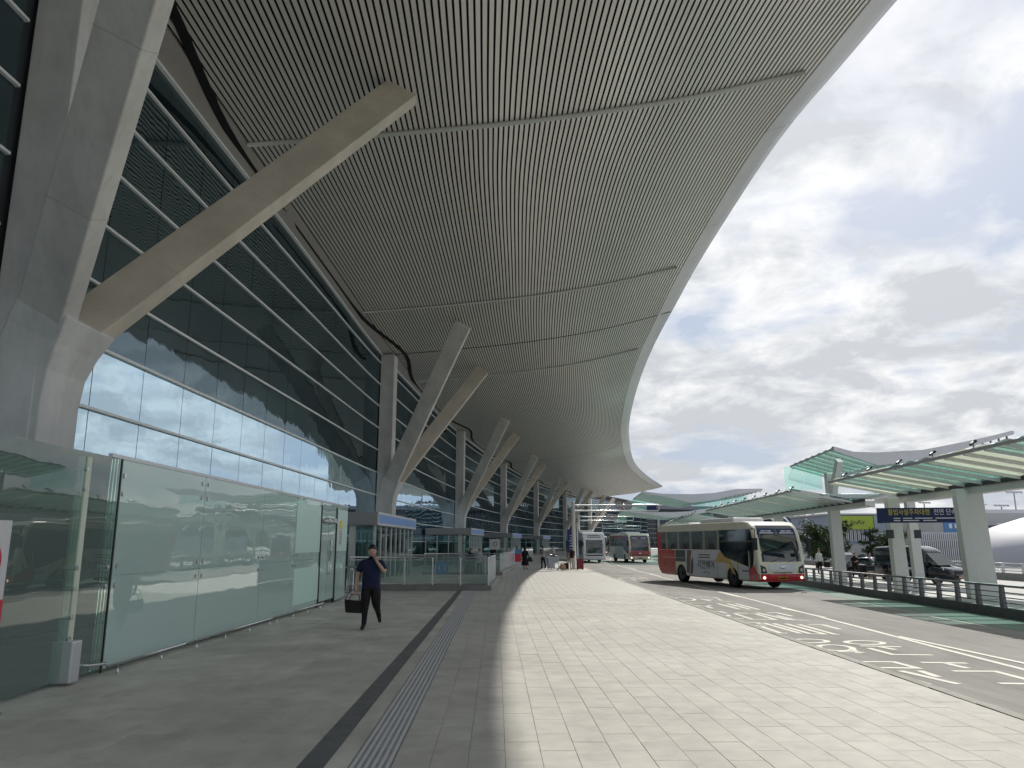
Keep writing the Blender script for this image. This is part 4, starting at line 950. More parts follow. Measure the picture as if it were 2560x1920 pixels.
def high_roof(r_, yn, x0, xc, x1, ln, zc=6.0, zl_=6.85, zr=7.75):
    """butterfly roof with a broad folded fascia at its near end"""
    A = Vector((x0, yn, zl_)); Cc = Vector((xc, yn, zc)); B = Vector((x1, yn, zr))
    # folded fascia: top edge gentle curve, lower edge V
    pts_t = [(x0, zl_ + .12), (x0 + (xc - x0) * .4, zl_ - .18), (xc - .3, zl_ - .22), (xc + (x1 - xc) * .3, zl_ - .08), (xc + (x1 - xc) * .62, zl_ + .38), (x1, zr + .1)]
    pts_b = [(x0, zl_ - .12), (x0 + (xc - x0) * .4, zl_ - .5), (xc - .3, zc - .1), (xc + (x1 - xc) * .3, zc + .22), (xc + (x1 - xc) * .62, zc + .85), (x1, zr - .08)]
    b = MB(); n = len(pts_t)
    vs = [(x, yn - .15, z) for x, z in pts_t] + [(x, yn - .15, z) for x, z in pts_b] + [(x, yn + .15, z) for x, z in pts_t] + [(x, yn + .15, z) for x, z in pts_b]
    fs = []
    for i in range(n - 1): fs += [(n + i, n + i + 1, i + 1, i), (2 * n + i, 2 * n + i + 1, 3 * n + i + 1, 3 * n + i), (i, i + 1, 2 * n + i + 1, 2 * n + i), (n + i + 1, n + i, 3 * n + i, 3 * n + i + 1)]
    fs += [(0, 2 * n, 3 * n, n), (n - 1, 2 * n - 1, 4 * n - 1, 3 * n - 1)]
    b.add(vs, fs); b.build('folded_fascia', 'shelter_fascia', r_)
    shingle_roof(r_, (x0, yn, zl_), (x0 + .8, yn + ln, zl_ - .1), (xc + .8, yn + ln, zc), (xc, yn, zc), int(ln / 1.15), 'roof_glass')
    shingle_roof(r_, (x1, yn, zr), (x1 + .8, yn + ln, zr - .1), (xc + .9, yn + ln, zc), (xc + .1, yn, zc), int(ln / 1.15), 'roof_glass')
    # hanging glass windscreens
    for i in range(4):
        xa = xc + 0.2 + (x1 - xc) * 0.2 * i; b = MB(); z1 = zc + 0.05 + i * 0.22
        b.box((xa + (x1 - xc) * 0.1, yn + 1.2, z1 - 0.4), ((x1 - xc) * 0.19, 0.02, 0.85)); b.build('windscreen', 'roof_glass', r_)
    for i in range(2): b = MB(); b.box((x0 + 0.6 + i * 1.25, yn + ln - 1, zl_ - 1.0), (1.2, 0.02, 1.5)); b.build('windscreen', 'roof_glass', r_)
    for i in range(16): t = i / 15; b = MB(); x_ = xc + .3 + (x1 - xc - .4) * t; z_ = zc + .1 + (zr - zc - .25) * t; b.box((x_, yn + .4, z_ - .05), (0.05, 0.1, 0.22)); b.build('clamp', 'dark_metal', r_)
# --- near shelter
ns, X1 = road_wing('closest glass shelter on thick pale columns, with white blinds under its roof', 16.0, 34.6, 0)
blade_column(ns, 17.2, 28.9, 3.62, 0.66, 0.45, -0.12); blade_column(ns, 16.62, 28.6, 3.62, 0.36, 0.3, -0.16)
blade_column(ns, 16.8, 34.2, 3.62, 0.52, 0.36, -0.1); blade_column(ns, 18.8, 36.6, 3.9, 0.40, 0.3, -0.1); blade_column(ns, 17.0, 20.0, 3.62, 0.7, 0.45, -0.1)
b = MB(); b.box((16.35, 33.9, 2.05), (0.24, 0.22, 0.36)); b.build('speaker', 'dark_metal', ns); b = MB(); b.box((17.55, 33.9, 2.05), (0.2, 0.22, 0.36)); b.build('speaker', 'dark_metal', ns)
# --- middle shelter
ms, X1 = road_wing('middle glass shelter with tall butterfly roof and folded grey fascia above the coach', 40.5, 66.0, 0, 0, '00100010000')
high_roof(ms, 43.0, 18.0, 20.7, 28.2, 9.0)
for x, y, zt in ((18.4, 44.4, 5.6), (19.2, 56, 3.7), (20.2, 65, 3.7)): blade_column(ms, x, y, zt, 0.56, 0.4, -0.1)
b = MB(); b.bar((18.3, 44.4, 5.1), (23.5, 44.0, 5.9), 0.3, 0.35); b.build('rafter', 'shelter_paint', ms); b = MB(); b.bar((18.3, 44.5, 4.0), (18.3, 43.0, 6.2), 0.3, 0.4); b.build('bracket', 'shelter_paint', ms)
b = MB(); b.slab([(16.4, 41.5), (23.5, 41.2), (23.5, 47), (18.5, 47)], 4.0, 4.25); b.build('soffit_plate', 'shelter_paint', ms, bevel=0.03)
# --- far shelters
fs_, X1 = road_wing('distant glass shelter with long low butterfly roof left of the coach roof', 74.0, 118.0, 0, 0, '0001000')
high_roof(fs_, 88.0, 13.6 + 1.2, 20.6, 28.4, 12.0, 6.2, 7.3, 7.6)
for y in (80, 96, 112): blade_column(fs_, 18.0 + rail(y) - rail(75), y, 3.7, 0.6, 0.45)
f2, X1 = road_wing('farthest glass shelter, a pale green roof under the gantry arms', 128, 165, 0, 0, '00010')
high_roof(f2, 140.0, 20.0, 29, 38, 14.0, 6.2, 7.3, 7.8)
for y in (135, 158): blade_column(f2, 20.0 + rail(y) - rail(92), y, 3.7, 0.6, 0.45)

# navy banner
bn = thing('hanging_banner', 'navy banner with yellow and white Korean lettering hung between the shelter columns', 'banner', (15.0, 31.4, 2.42))
p0, p1 = Vector((-0.15, 1.9, 0)), Vector((1.95, -2.2, 0))
bw = 3.75; bn.location = (16.8, 31.6, 2.78); bn.rotation_euler = (0, 0, R(-12))
b = MB(); b.box((0, 0, 0), (bw, 0.02, 0.60)); b.build('cloth', 'banner_navy', bn)
text('불법사설주차대행', 0.27, 'letter_yellow', bn, (-0.66, -0.014, 0.11), (R(90), 0, 0), sx=0.80)
text('전면 단속 시행', 0.27, 'letter_white', bn, (0.92, -0.014, 0.11), (R(90), 0, 0), sx=0.80)
b = MB()
for z, x0_, x1_ in ((-0.12, -1.25, -1.0), (-0.12, -0.9, -0.55), (-0.12, -0.45, 0.2), (-0.12, 0.32, 1.25), (-0.21, -1.25, -1.0), (-0.21, -0.9, -0.3), (-0.21, -0.15, 0.35)): b.box(((x0_ + x1_) / 2, -0.013, z), (x1_ - x0_, 0.004, 0.035))
b.build('small_print', 'letter_white', bn)
for sx_ in (-1, 1): b = MB(); b.tube([(sx_ * bw / 2, 0, 0.3), (sx_ * (bw / 2 + 0.4), 0, 0.42)], 0.01, 6); b.build('tie', 'black', bn)
# ================================================================== VEHICLES (local +x forward, +y left)
def wheel(parent, x, y, r=0.48, w=0.28, hub='dark_metal'):
    s = 1 if y > 0 else -1
    b = MB(); n = 24; prof = [(r * .62, -w / 2), (r * .93, -w / 2), (r, -w / 2 + .04), (r, w / 2 - .04), (r * .93, w / 2), (r * .62, w / 2 - .02)]
    vs = [(pr * cos(2 * pi * k / n), pw * s, pr * sin(2 * pi * k / n)) for pr, pw in prof for k in range(n)]
    b.add(vs, [(j * n + k, j * n + (k + 1) % n, (j + 1) * n + (k + 1) % n, (j + 1) * n + k) for j in range(len(prof) - 1) for k in range(n)], smooth=True)
    b.f.append(tuple(range(n))); b.m.append(0); b.sm.append(False)
    wh = b.build('wheel', 'rubber', parent); wh.location = (x, y, r)
    b = MB(); b.cyl((0, s * (w / 2 - .06), 0), r * .62, .05, 20, 0, 'Y'); b.cyl((0, s * (w / 2 - .02), 0), r * .22, .10, 12, 0, 'Y')
    for k in range(8): a = 2 * pi * k / 8; b.cyl((r * .42 * cos(a), s * (w / 2 - .03), r * .42 * sin(a)), .022, .03, 6, 0, 'Y')
    b.build('rim', hub, wh); return wh
def silhouette(prof_front, prof_rear, zb, arches, ra):
    """closed outline in (x,z): front profile bottom->top, rear profile top->bottom, underside with arch notches"""
    pts = list(prof_front) + list(prof_rear)
    for ax in sorted(arches):
        pts.append((ax - ra, zb)) if not pts[-1] == (ax - ra, zb) else None
        for k in range(1, 8): a = pi - pi * k / 8; pts.append((ax + ra * cos(a), zb + (ra + .02) * sin(a) * 0.98 + .0))
        pts.append((ax + ra, zb))
    return pts
def extrude_xz(b, pts, y0, y1, m=0, taper=0):
    n = len(pts); vs = [(x, y0, z) for x, z in pts] + [(x, y1, z) for x, z in pts]
    return b.add(vs, [tuple(range(n)), tuple(reversed(range(n, 2 * n)))] + [(i, n + i, n + (i + 1) % n, (i + 1) % n) for i in range(n)], m)
def front_strip(b, prof, w, off, z0, z1, wrap=0.0, m=0, n=10):
    """surface following the front profile between two heights, corners wrapped back"""
    def at(z):
        for (xa, za), (xb, zb_) in zip(prof, prof[1:]):
            if za <= z <= zb_: return xa + (xb - xa) * (z - za) / max(1e-6, zb_ - za)
        return prof[-1][0]
    ys = [-w / 2 - .0, -w / 2 + .10, -w / 2 + .3, 0, w / 2 - .3, w / 2 - .10, w / 2]; bk = [wrap, wrap * .35, 0, 0, 0, wrap * .35, wrap]
    rows = [[(at(z) + off - bk[i], ys[i], z) for i in range(7)] for z in [z0 + (z1 - z0) * j / n for j in range(n + 1)]]
    vs = [p for r_ in rows for p in r_]
    b.add(vs, [(j * 7 + i, j * 7 + i + 1, (j + 1) * 7 + i + 1, (j + 1) * 7 + i) for j in range(n) for i in range(6)], m, smooth=True)
    return b
def side_plate(b, pts, y, t, m=0):
    """plate on the side: pts in (x,z)"""
    n = len(pts); y1 = y + (t if y > 0 else -t)
    vs = [(x, y, z) for x, z in pts] + [(x, y1, z) for x, z in pts]
    return b.add(vs, [tuple(range(n)), tuple(reversed(range(n, 2 * n)))] + [(i, n + i, n + (i + 1) % n, (i + 1) % n) for i in range(n)], m)
def coach(name, label, loc, rz, P):
    Lh, W, H = P['L'] / 2, P['W'], P['H']; root = thing(name, label, 'bus', loc, rz, P.get('group'))
    z0 = 0.36; ar = [-Lh + P['rov'], Lh - P['fov']]
    fp = [(Lh - .10, z0), (Lh, .52), (Lh + .01, .95), (Lh - .01, 1.22), (Lh - .07, 1.7), (Lh - .20, 2.25), (Lh - .38, 2.75), (Lh - .55, H - .22), (Lh - .80, H - .06), (Lh - 1.3, H)]
    rp = [(-Lh + .5, H), (-Lh + .15, H - .08), (-Lh + .02, H - .4), (-Lh, 1.4), (-Lh + .02, .75), (-Lh + .45, z0 + .12), (-Lh + .75, z0)]
    b = MB(); extrude_xz(b, silhouette(fp, rp, z0, ar, .56), -W / 2, W / 2); b.build('body', P['body'], root, bevel=0.11, seg=3)
    b = MB(); b.box((0, 0, .75), (2 * Lh - 1.0, W - .5, .8)); b.build('underside', 'black', root)
    for ax in ar:
        for sy in (-1, 1): wheel(root, ax, sy * (W / 2 - .17), .50, .30)
    if P.get('twin'): pass
    # windscreen and black surround
    b = MB(); front_strip(b, fp, W - .10, .012, 1.27, H - .20, .05); b.build('windscreen', 'vehicle_glass', root)
    b = MB(); front_strip(b, fp, W - .30, .016, H - .62, H - .40, .03)
    b2 = MB()
    for k in range(2): front_strip(b2, fp, .95, .022, H - .60, H - .42); 
    # destination panels behind the screen
    for sy in (-.52, .52):
        q = MB(); front_strip(q, fp, .92, .020, H - .62, H - .36); o = q.build('destination_panel', 'banner_navy', root); o.location.y = sy
        q = MB()
        for k in range(2):
            za = H - .57 + k * .09; front_strip(q, fp, .74 - .2 * k, .024, za, za + .045, n=1)
        o2 = q.build('destination_lettering', 'letter_white', o)
    # lower face: grille, bumper, lamps, plate
    b = MB(); front_strip(b, fp, 1.35, .018, .84, 1.17); b.build('grille_panel', P['grille'], root)
    b = MB(); b.sphere((Lh + .035, 0, 1.02), .16, 0, 12, (0.12, 1, .42)); b.build('emblem', 'chrome', root)
    b = MB(); front_strip(b, fp, W - .04, .022, .38, .72, .05, n=6); b.build('bumper', P['bumper'], root)
    b = MB(); front_strip(b, fp, 1.0, .024, .755, .79, n=1); b.build('air_slot', 'black', root)
    b = MB(); front_strip(b, fp, .5, .032, .46, .60, n=1); b.build('number_plate', 'plate_yellow', root)
    b = MB(); front_strip(b, fp, .34, .037, .50, .55, n=1); b.build('plate_letters', 'letter_dark', root)
    for sy in (-1, 1):
        b = MB(); b.add([(Lh + .03, sy * (W / 2 - .12), .76), (Lh + .035, sy * (W / 2 - .42), .76), (Lh + .03, sy * (W / 2 - .36), 1.02), (Lh - .0, sy * (W / 2 - .10), 1.14),
                         (Lh - .25, sy * (W / 2 + .012), .80), (Lh - .25, sy * (W / 2 + .012), 1.15)], [(0, 1, 2, 3), (4, 0, 3, 5)] if sy < 0 else [(3, 2, 1, 0), (5, 3, 0, 4)])
        hl = b.build('headlight', P['lampcol'], root)
        b = MB(); b.cyl((Lh + .035, sy * (W / 2 - .25), .90), .075, .03, 14, 0, 'X'); b.build('lens', 'lamp_off', hl)
        b = MB(); b.cyl((Lh + .035, sy * (W / 2 - .26), .56), .060, .03, 14, 0, 'X'); b.build('fog_lamp', 'lamp', root)
        # mirrors
        b = MB(); b.tube([(Lh - .45, sy * (W / 2 - .05), H - .35), (Lh + .05, sy * (W / 2 + .12), H - .38), (Lh + .10, sy * (W / 2 + .16), H - .75)], .03, 6); b.box((Lh + .10, sy * (W / 2 + .17), H - 1.05), (.12, .20, .55)); b.build('mirror', 'black', root, bevel=.02)
        # side windows
        for (xa, xb) in P['wins']:
            b = MB(); side_plate(b, [(xa, 1.78), (xb, 1.78), (xb, 2.72), (xa, 2.72)], sy * (W / 2), .010); b.build('side_window', 'side_glass', root)
        b = MB(); x1 = P['wins'][-1][1]
        side_plate(b, [(x1 + .06, 1.78), (x1 + .5, 1.45), (Lh - .62, .98), (Lh - .42, 1.1), (Lh - .28, 1.9), (Lh - .52, 2.74), (x1 + .06, 2.74)] if P.get('slope', True) else [(x1 + .06, 1.6), (Lh - .3, 1.6), (Lh - .5, 2.74), (x1 + .06, 2.74)], sy * (W / 2), .012); b.build('front_side_window', 'vehicle_glass', root)
        # seat backs and curtains seen through the glass: pale and dark shapes
        for k, (xa, xb) in enumerate(P['wins']):
            xm = (xa + xb) / 2; q = MB(); side_plate(q, [(xm - .30, 1.79), (xm + .30, 1.79), (xm + .25, 2.0), (xm + .12, 2.09), (xm - .12, 2.09), (xm - .25, 2.0)], sy * (W / 2 + .009), .003); q.build('seat_back', 'black', root)
            q = MB(); side_plate(q, [(xb - .16, 1.8), (xb - .03, 1.8), (xb - .03, 2.7), (xb - .12, 2.7)], sy * (W / 2 + .009), .003); q.build('curtain', 'curtain', root)
        b = MB(); side_plate(b, [(-Lh + .9, z0 + .02), (-Lh + .2, .9), (-Lh + .12, 1.7), (-Lh + .9, 1.7)], sy * (W / 2), .004); 
    # lower sill line, luggage flaps
    for sy in (-1, 1):
        b = MB(); b.box((0, sy * (W / 2 + .004), 1.32), (2 * Lh - 1.6, .006, .018)); b.build('waist_line', 'steel_dull', root)
        xs = P.get('flaps', [])
        for x in xs: b = MB(); b.box((x, sy * (W / 2 + .005), .80), (.015, .006, .78)); b.build('flap_seam', 'black', root)
    b = MB(); b.box((P.get('acx', .6), 0, H + .09), (P.get('acl', 3.0), 1.75, .26)); b.build('air_conditioner', P['ac'], root, bevel=.09, seg=3)
    b = MB(); b.box((-Lh + 2.2, 0, H + .04), (.8, .9, .12)); b.build('roof_hatch', P['ac'], root, bevel=.05)
    for sy in (-.55, .35):
        b = MB(); b.tube([(Lh + .03, sy, 1.26), (Lh - .02, sy + .45, 1.42), (Lh - .10, sy + .62, 1.95)], .012, 5); b.build('wiper', 'black', root)
    return root, fp
P1 = dict(L=10.6, W=2.45, H=3.12, body='cream_paint', bumper='red_paint', grille='ad_white', lampcol='dark_metal', ac='white_paint', rov=2.9, fov=2.35,
          wins=[(-4.75, -3.95), (-3.9, -2.5), (-2.45, -1.05), (-1.0, .4), (.45, 1.85)], flaps=[-1.4, .5, 1.6], acx=1.0, acl=3.4)
bus, fp1 = coach('tour_coach', 'large cream and red tour coach with printed side advert, turning beside the shelters', (11.05, 41.35, Gr(11, 41) + 0.0), R(-75.4), P1)
W2 = 2.45 / 2; Lh = 5.3
for sy in (-1, 1):
    b = MB(); side_plate(b, [(-5.26, .95), (-5.05, .60), (-4.75, .40), (-3.0 + .0, .40) if False else (-3.02, .40), (-3.0, .9), (-3.02, 1.72), (-5.24, 1.72)], sy * W2, .006); b.build('side_wrap', 'orange_ad', bus)
    b = MB(); side_plate(b, [(-5.26, 1.74), (-3.4, 1.74), (-3.4, 1.78), (-4.7, 1.78), (-4.8, 2.74), (-5.22, 2.74)], sy * W2, .006); b.build('side_wrap', 'red_paint', bus)
    b = MB(); side_plate(b, [(-1.78, .42), (2.28, .42), (2.28, .55), (2.2, 1.74), (-1.75, 1.74)], sy * W2, .005); b.build('side_wrap', 'ad_white', bus)
    b = MB(); side_plate(b, [(-2.98, 1.12), (-1.80, 1.12), (-1.80, 1.73), (-2.95, 1.73)], sy * W2, .006); b.build('side_wrap', 'ad_dark', bus)
    b = MB(); side_plate(b, [(-1.70, .55), (-1.35, .55), (-1.2, 1.3), (-1.05, 1.73), (-1.55, 1.73), (-1.66, 1.2)], sy * W2, .008); b.build('figure_print', 'ad_brown', bus)
    b = MB(); side_plate(b, [(-1.30, .50), (-1.02, .50), (-.9, 1.0), (-.95, 1.4), (-1.15, 1.2)], sy * W2, .009); b.build('figure_print', 'ad_dark', bus)
    b = MB(); side_plate(b, [(1.42, 1.2), (1.75, 1.62), (2.3, 1.72), (2.75, 1.5), (3.1, 1.0), (3.3, .62), (3.0, .7), (2.75, 1.1), (2.3, 1.18), (1.8, 1.15)], sy * W2, .008); b.build('lion_print', 'ad_gold', bus)
    b = MB(); side_plate(b, [(3.55, .45), (4.62, .45), (4.62, 1.05), (3.6, 1.05)], sy * W2, .006); b.build('side_wrap', 'ad_white', bus)
    rz_ = 0 if sy < 0 else pi
    text('리안베어', .50, 'letter_dark', bus, (.45, sy * (W2 + .012), 1.0), (R(90), 0, rz_), 'lettering', .003, 1.0)
    text('= =', .22, 'letter_dark', bus, (.5, sy * (W2 + .012), .62), (R(90), 0, rz_), 'lettering', .003, 2.2)
    b = MB()
    for k in range(2): b.box((.3, sy * (W2 + .011), 1.38 + k * .13), (1.25, .004, .06))
    b.build('small_print', 'ad_brown', bus)
    b = MB(); b.box((4.2, sy * (W2 + .011), .83), (.6, .004, .05)); b.build('small_print', 'letter_dark', bus)
b = MB(); front_strip(b, fp1, 2.43, .014, .70, .74, .05, n=1); b.build('bumper_line', 'chrome', bus)
for sy in (-1, 1):
    b = MB(); side_plate(b, [(4.55, .38), (5.22, .42), (5.24, .74), (4.95, 1.05), (4.62, 1.16), (4.55, 1.16)], sy * W2, .007); b.build('corner_panel', 'red_paint', bus)
# passenger door outline on the kerb side
b = MB()
for x in (3.55, 4.52): b.box((x, -(W2 + .012), 1.3), (.02, .008, 1.75))
b.build('door_seam', 'black', bus)
b = MB(); b.tube([(4.6, -W2 - .03, 1.0), (4.6, -W2 - .03, 1.75)], .02, 6); b.build('pillar_trim', 'cream_paint', bus)

PR = dict(L=11.2, W=2.45, H=3.2, body='cream_paint', bumper='cream_paint', grille='maroon_paint', lampcol='dark_metal', ac='white_paint', rov=2.9, fov=2.4,
          wins=[(-5.0, -3.9), (-3.85, -2.3), (-2.25, -.7), (-.65, .9), (.95, 2.4)], flaps=[-1.4, .5, 1.6])
yb = 92.5; r2, fp2 = coach('airport_coach', 'cream coach with red band, following behind the large tour coach', (13.75, yb, Gr(13.8, yb)), R(-86), PR)
for sy in (-1, 1):
    b = MB(); side_plate(b, [(-5.5, .5), (-3.3, .45), (-3.3, 1.74), (-5.5, 1.74)], sy * W2, .006); b.build('side_wrap', 'ad_white', r2)
    b = MB(); side_plate(b, [(-2.05, .42), (2.5, .42), (2.5, 1.74), (-2.05, 1.74)], sy * W2, .006); b.build('side_wrap', 'grey_banner', r2)
    b = MB(); side_plate(b, [(3.75, .42), (4.7, .42), (4.9, 1.1), (3.75, 1.4)], sy * W2, .006); b.build('side_wrap', 'ad_white', r2)
b = MB(); front_strip(b, fp2, 2.44, .013, .74, 1.26, .05, n=5); b.build('red_band', 'red_paint', r2)
b = MB(); front_strip(b, fp2, 2.44, .010, 1.26, 3.08, .05, n=6); b.build('red_surround', 'maroon_paint', r2)
for sy in (-1, 1):
    b = MB(); side_plate(b, [(-5.5, 2.75), (5.0, 2.75), (4.9, 2.98), (-5.5, 2.98)], sy * W2, .007); b.build('roof_band', 'maroon_paint', r2)
# far coaches
PF = dict(PR); PF.update(body='white_paint', bumper='red_paint', group='distant coaches'); r3, _ = coach('airport_coach', 'distant white coach with red bumper seen between the city bus and the maroon coach', (19.7, 150, Gr(19, 150) + .15), R(-80), PF)
PF2 = dict(PR); PF2.update(body='disc_grey', bumper='red_paint', group='distant coaches'); r4, _ = coach('airport_coach', 'distant greyish pink coach just right of the white city bus', (13.9, 135, Gr(13, 135) + .1), R(-83), PF2)

# ---- city bus
def city_bus(loc, rz):
    Lh, W, H = 5.45, 2.5, 3.25; root = thing('city_bus', 'white low floor city bus with rounded white brow, stopped at the kerb', 'bus', loc, rz)
    fp = [(Lh - .05, .28), (Lh, .5), (Lh, 1.0), (Lh - .03, 1.6), (Lh - .10, 2.2), (Lh - .28, 2.75), (Lh - .62, H - .12), (Lh - 1.1, H)]
    rp = [(-Lh + .3, H), (-Lh, H - .3), (-Lh, .45), (-Lh + .2, .28)]; ar = [-2.9, 2.75]
    b = MB(); extrude_xz(b, silhouette(fp, rp, .28, ar, .54), -W / 2, W / 2); b.build('body', 'white_paint', root, bevel=.16, seg=3)
    b = MB(); b.box((0, 0, .7), (9.6, W - .5, .8)); b.build('underside', 'black', root)
    for ax in ar:
        for sy in (-1, 1): wheel(root, ax, sy * (W / 2 - .16), .48, .28)
    b = MB(); front_strip(b, fp, W - .22, .014, .98, 2.42, .09); b.build('windscreen', 'vehicle_glass', root)
    for z in (2.68, 2.86): b = MB(); front_strip(b, fp, 1.5 - (z - 2.6) * .6, .014, z, z + .07, n=2); b.build('brow_slot', 'black', root)
    b = MB(); front_strip(b, fp, 1.9, .014, .72, .86, .02, n=2); b.build('grille', 'dark_metal', root)
    b = MB(); front_strip(b, fp, 1.5, .020, 2.2, 2.36, .02, n=2); b.build('destination_panel', 'far_grey', root)
    b = MB(); front_strip(b, fp, W - .06, .012, .32, .36, .05, n=1); b.build('bumper_line', 'steel_dull', root)
    for sy in (-1, 1):
        b = MB(); front_strip(b, fp, .34, .018, .84, .92, n=1); o = b.build('headlight', 'lamp_off', root); o.location = (0, sy * .92, 0)
        b = MB(); b.tube([(Lh - .4, sy * (W / 2 - .1), 2.6), (Lh + .12, sy * (W / 2 + .05), 2.5), (Lh + .14, sy * (W / 2 + .08), 2.2)], .025, 6); b.box((Lh + .14, sy * (W / 2 + .08), 2.0), (.1, .2, .42)); b.build('mirror', 'black', root)
        b = MB(); side_plate(b, [(-5.2, 1.05), (4.55, 1.05), (4.55, 2.35), (-5.2, 2.35)], sy * W / 2, .008); b.build('side_window_band', 'side_glass', root)
        b = MB(); side_plate(b, [(-5.2, 2.38), (4.55, 2.38), (4.55, 3.02), (-5.2, 3.02)], sy * W / 2, .006); b.build('cove_panel', 'ad_white', root)
        b = MB(); side_plate(b, [(-5.2, 2.3), (4.55, 2.3), (4.55, 2.45), (-5.2, 2.45)], sy * W / 2, .012); b.build('blue_band', 'sign_blue', root)
        for x in (3.4, 4.35, -.6, .55): b = MB(); side_plate(b, [(x - .42, .36), (x + .42, .36), (x + .42, 2.3), (x - .42, 2.3)], sy * W / 2, .014); b.build('door_leaf', 'vehicle_glass', root)
        for x in (2.95, 3.88, 4.8, -1.05, .0, .98): b = MB(); b.box((x, sy * (W / 2 + .016), 1.32), (.05, .01, 1.95)); b.build('door_post', 'dark_metal', root)
    b = MB(); b.box((-.5, 0, H + .12), (3.6, 1.7, .26)); b.build('roof_unit', 'white_paint', root, bevel=.08)
    return root
cb = city_bus((8.35, 90.5, Gr(8.6, 90)), R(-84))

# ---- cars
def loft(b, secs, m=0, closed_ends=True):
    """secs: list of (x, [(y,z)...]) full rings"""
    n = len(secs[0][1]); vs = [(x, y, z) for x, r_ in secs for y, z in r_]
    b.add(vs, [(j * n + i, (j + 1) * n + i, (j + 1) * n + (i + 1) % n, j * n + (i + 1) % n) for j in range(len(secs) - 1) for i in range(n)], m, smooth=True)
    if closed_ends: b.f += [tuple(range(n)), tuple(reversed(range(len(secs) * n - n, len(secs) * n)))] ; b.m += [m, m]; b.sm += [False, False]
    o = len(b.v) - len(vs)
    return b
def ring(w, z0, z1, sh=0.75, top=0.9):
    """car cross-section: half width w, sill z0, top z1; returns full ring"""
    zm = z0 + (z1 - z0) * .55
    h = [(w * .86, z0), (w * .98, z0 + .12), (w, zm), (w * .97, z0 + (z1 - z0) * .8), (w * top, z1 - .03), (w * top * .8, z1)]
    return h + [(-y, z) for y, z in reversed(h)]
def cabin(w, z0, z1):
    h = [(w, z0), (w * .93, z0 + (z1 - z0) * .5), (w * .80, z1 - .06), (w * .62, z1)]
    return h + [(-y, z) for y, z in reversed(h)]
# sedan with open boot
sedan = thing('parked_sedan', 'dark sedan with its boot lid raised, parked beyond the guard rail', 'car', (25.3, 55.3, Gi(25, 55) - .12), R(-62))
b = MB(); loft(b, [(-2.42, ring(.62, .42, .86)), (-2.3, ring(.84, .30, 1.0)), (-1.6, ring(.93, .24, 1.02)), (-.6, ring(.94, .22, .98)), (.9, ring(.94, .22, .97)), (1.7, ring(.93, .24, .90)), (2.25, ring(.84, .27, .78)), (2.45, ring(.62, .34, .66))]); b.build('body', 'dark_paint', sedan)
b = MB(); loft(b, [(-1.75, cabin(.74, .98, 1.02)), (-1.1, cabin(.80, .97, 1.36)), (-.3, cabin(.82, .96, 1.45)), (.35, cabin(.82, .95, 1.42)), (1.15, cabin(.80, .93, 1.0))]); cbn = b.build('cabin_glass', 'vehicle_glass', sedan)
b = MB(); loft(b, [(-1.05, [(y * 1.01, z + .012) for y, z in cabin(.80, 1.28, 1.37)]), (-.3, [(y * 1.01, z + .012) for y, z in cabin(.82, 1.36, 1.45)]), (.25, [(y * 1.01, z + .012) for y, z in cabin(.82, 1.34, 1.43)])]); b.build('roof', 'dark_paint', sedan)
for sy in (-1, 1):
    for x in (-1.5, 1.5): wheel(sedan, x, sy * .84, .33, .22, 'steel')
    b = MB(); b.tube([(1.1, sy * .80, .98), (.35, sy * .70, 1.38), (-.4, sy * .72, 1.42), (-1.2, sy * .70, 1.32), (-1.85, sy * .76, 1.0)], .02, 6); b.build('window_trim', 'chrome', sedan)
    b = MB(); b.box((.75, sy * 1.0, 1.0), (.14, .18, .12)); b.build('wing_mirror', 'chrome', sedan, bevel=.03)
    b = MB(); b.add([(2.36, sy * .50, .62), (2.40, sy * .50, .72), (2.05, sy * .88, .80), (2.05, sy * .895, .68)], [(0, 1, 2, 3)]); b.build('headlight', 'lamp_off', sedan)
b = MB(); b.box((2.44, 0, .52), (.05, .9, .2)); b.build('grille', 'black', sedan)
b = MB(); b.plate([(-1.75, -.70, 1.06), (-1.75, .70, 1.06), (-1.95, .70, 1.55), (-1.95, -.70, 1.55)], .04); b.plate([(-1.95, -.70, 1.55), (-1.95, .70, 1.55), (-2.35, .62, 1.72), (-2.35, -.62, 1.72)], .04); b.build('boot_lid', 'dark_paint', sedan, bevel=.01)
# high-roof van
van = thing('parked_van', 'black high roof van parked facing this way beyond the guard rail', 'van', (25.7, 49.8, Gi(26, 48) - .12), R(-62))
def vring(w, z0, z1, tp=.8):
    h = [(w * .9, z0), (w, z0 + .15), (w, z0 + (z1 - z0) * .45), (w * .97, z0 + (z1 - z0) * .55), (w * (tp + .08), z1 - .12), (w * tp, z1 - .03), (w * tp * .6, z1)]
    return h + [(-y, z) for y, z in reversed(h)]
b = MB(); loft(b, [(-2.6, vring(.86, .4, 2.05)), (-2.5, vring(.96, .3, 2.22)), (-1.0, vring(.98, .28, 2.30)), (.3, vring(.98, .28, 2.27)), (.75, vring(.98, .28, 2.12)), (1.05, vring(.98, .28, 1.92, .78))]); b.build('body', 'dark_paint', van)
b = MB(); loft(b, [(1.0, ring(.98, .28, 1.16)), (1.5, ring(.98, .28, 1.12)), (2.2, ring(.95, .28, 1.0)), (2.55, ring(.86, .32, .88)), (2.62, ring(.75, .4, .7))]); b.build('bonnet', 'dark_paint', van)
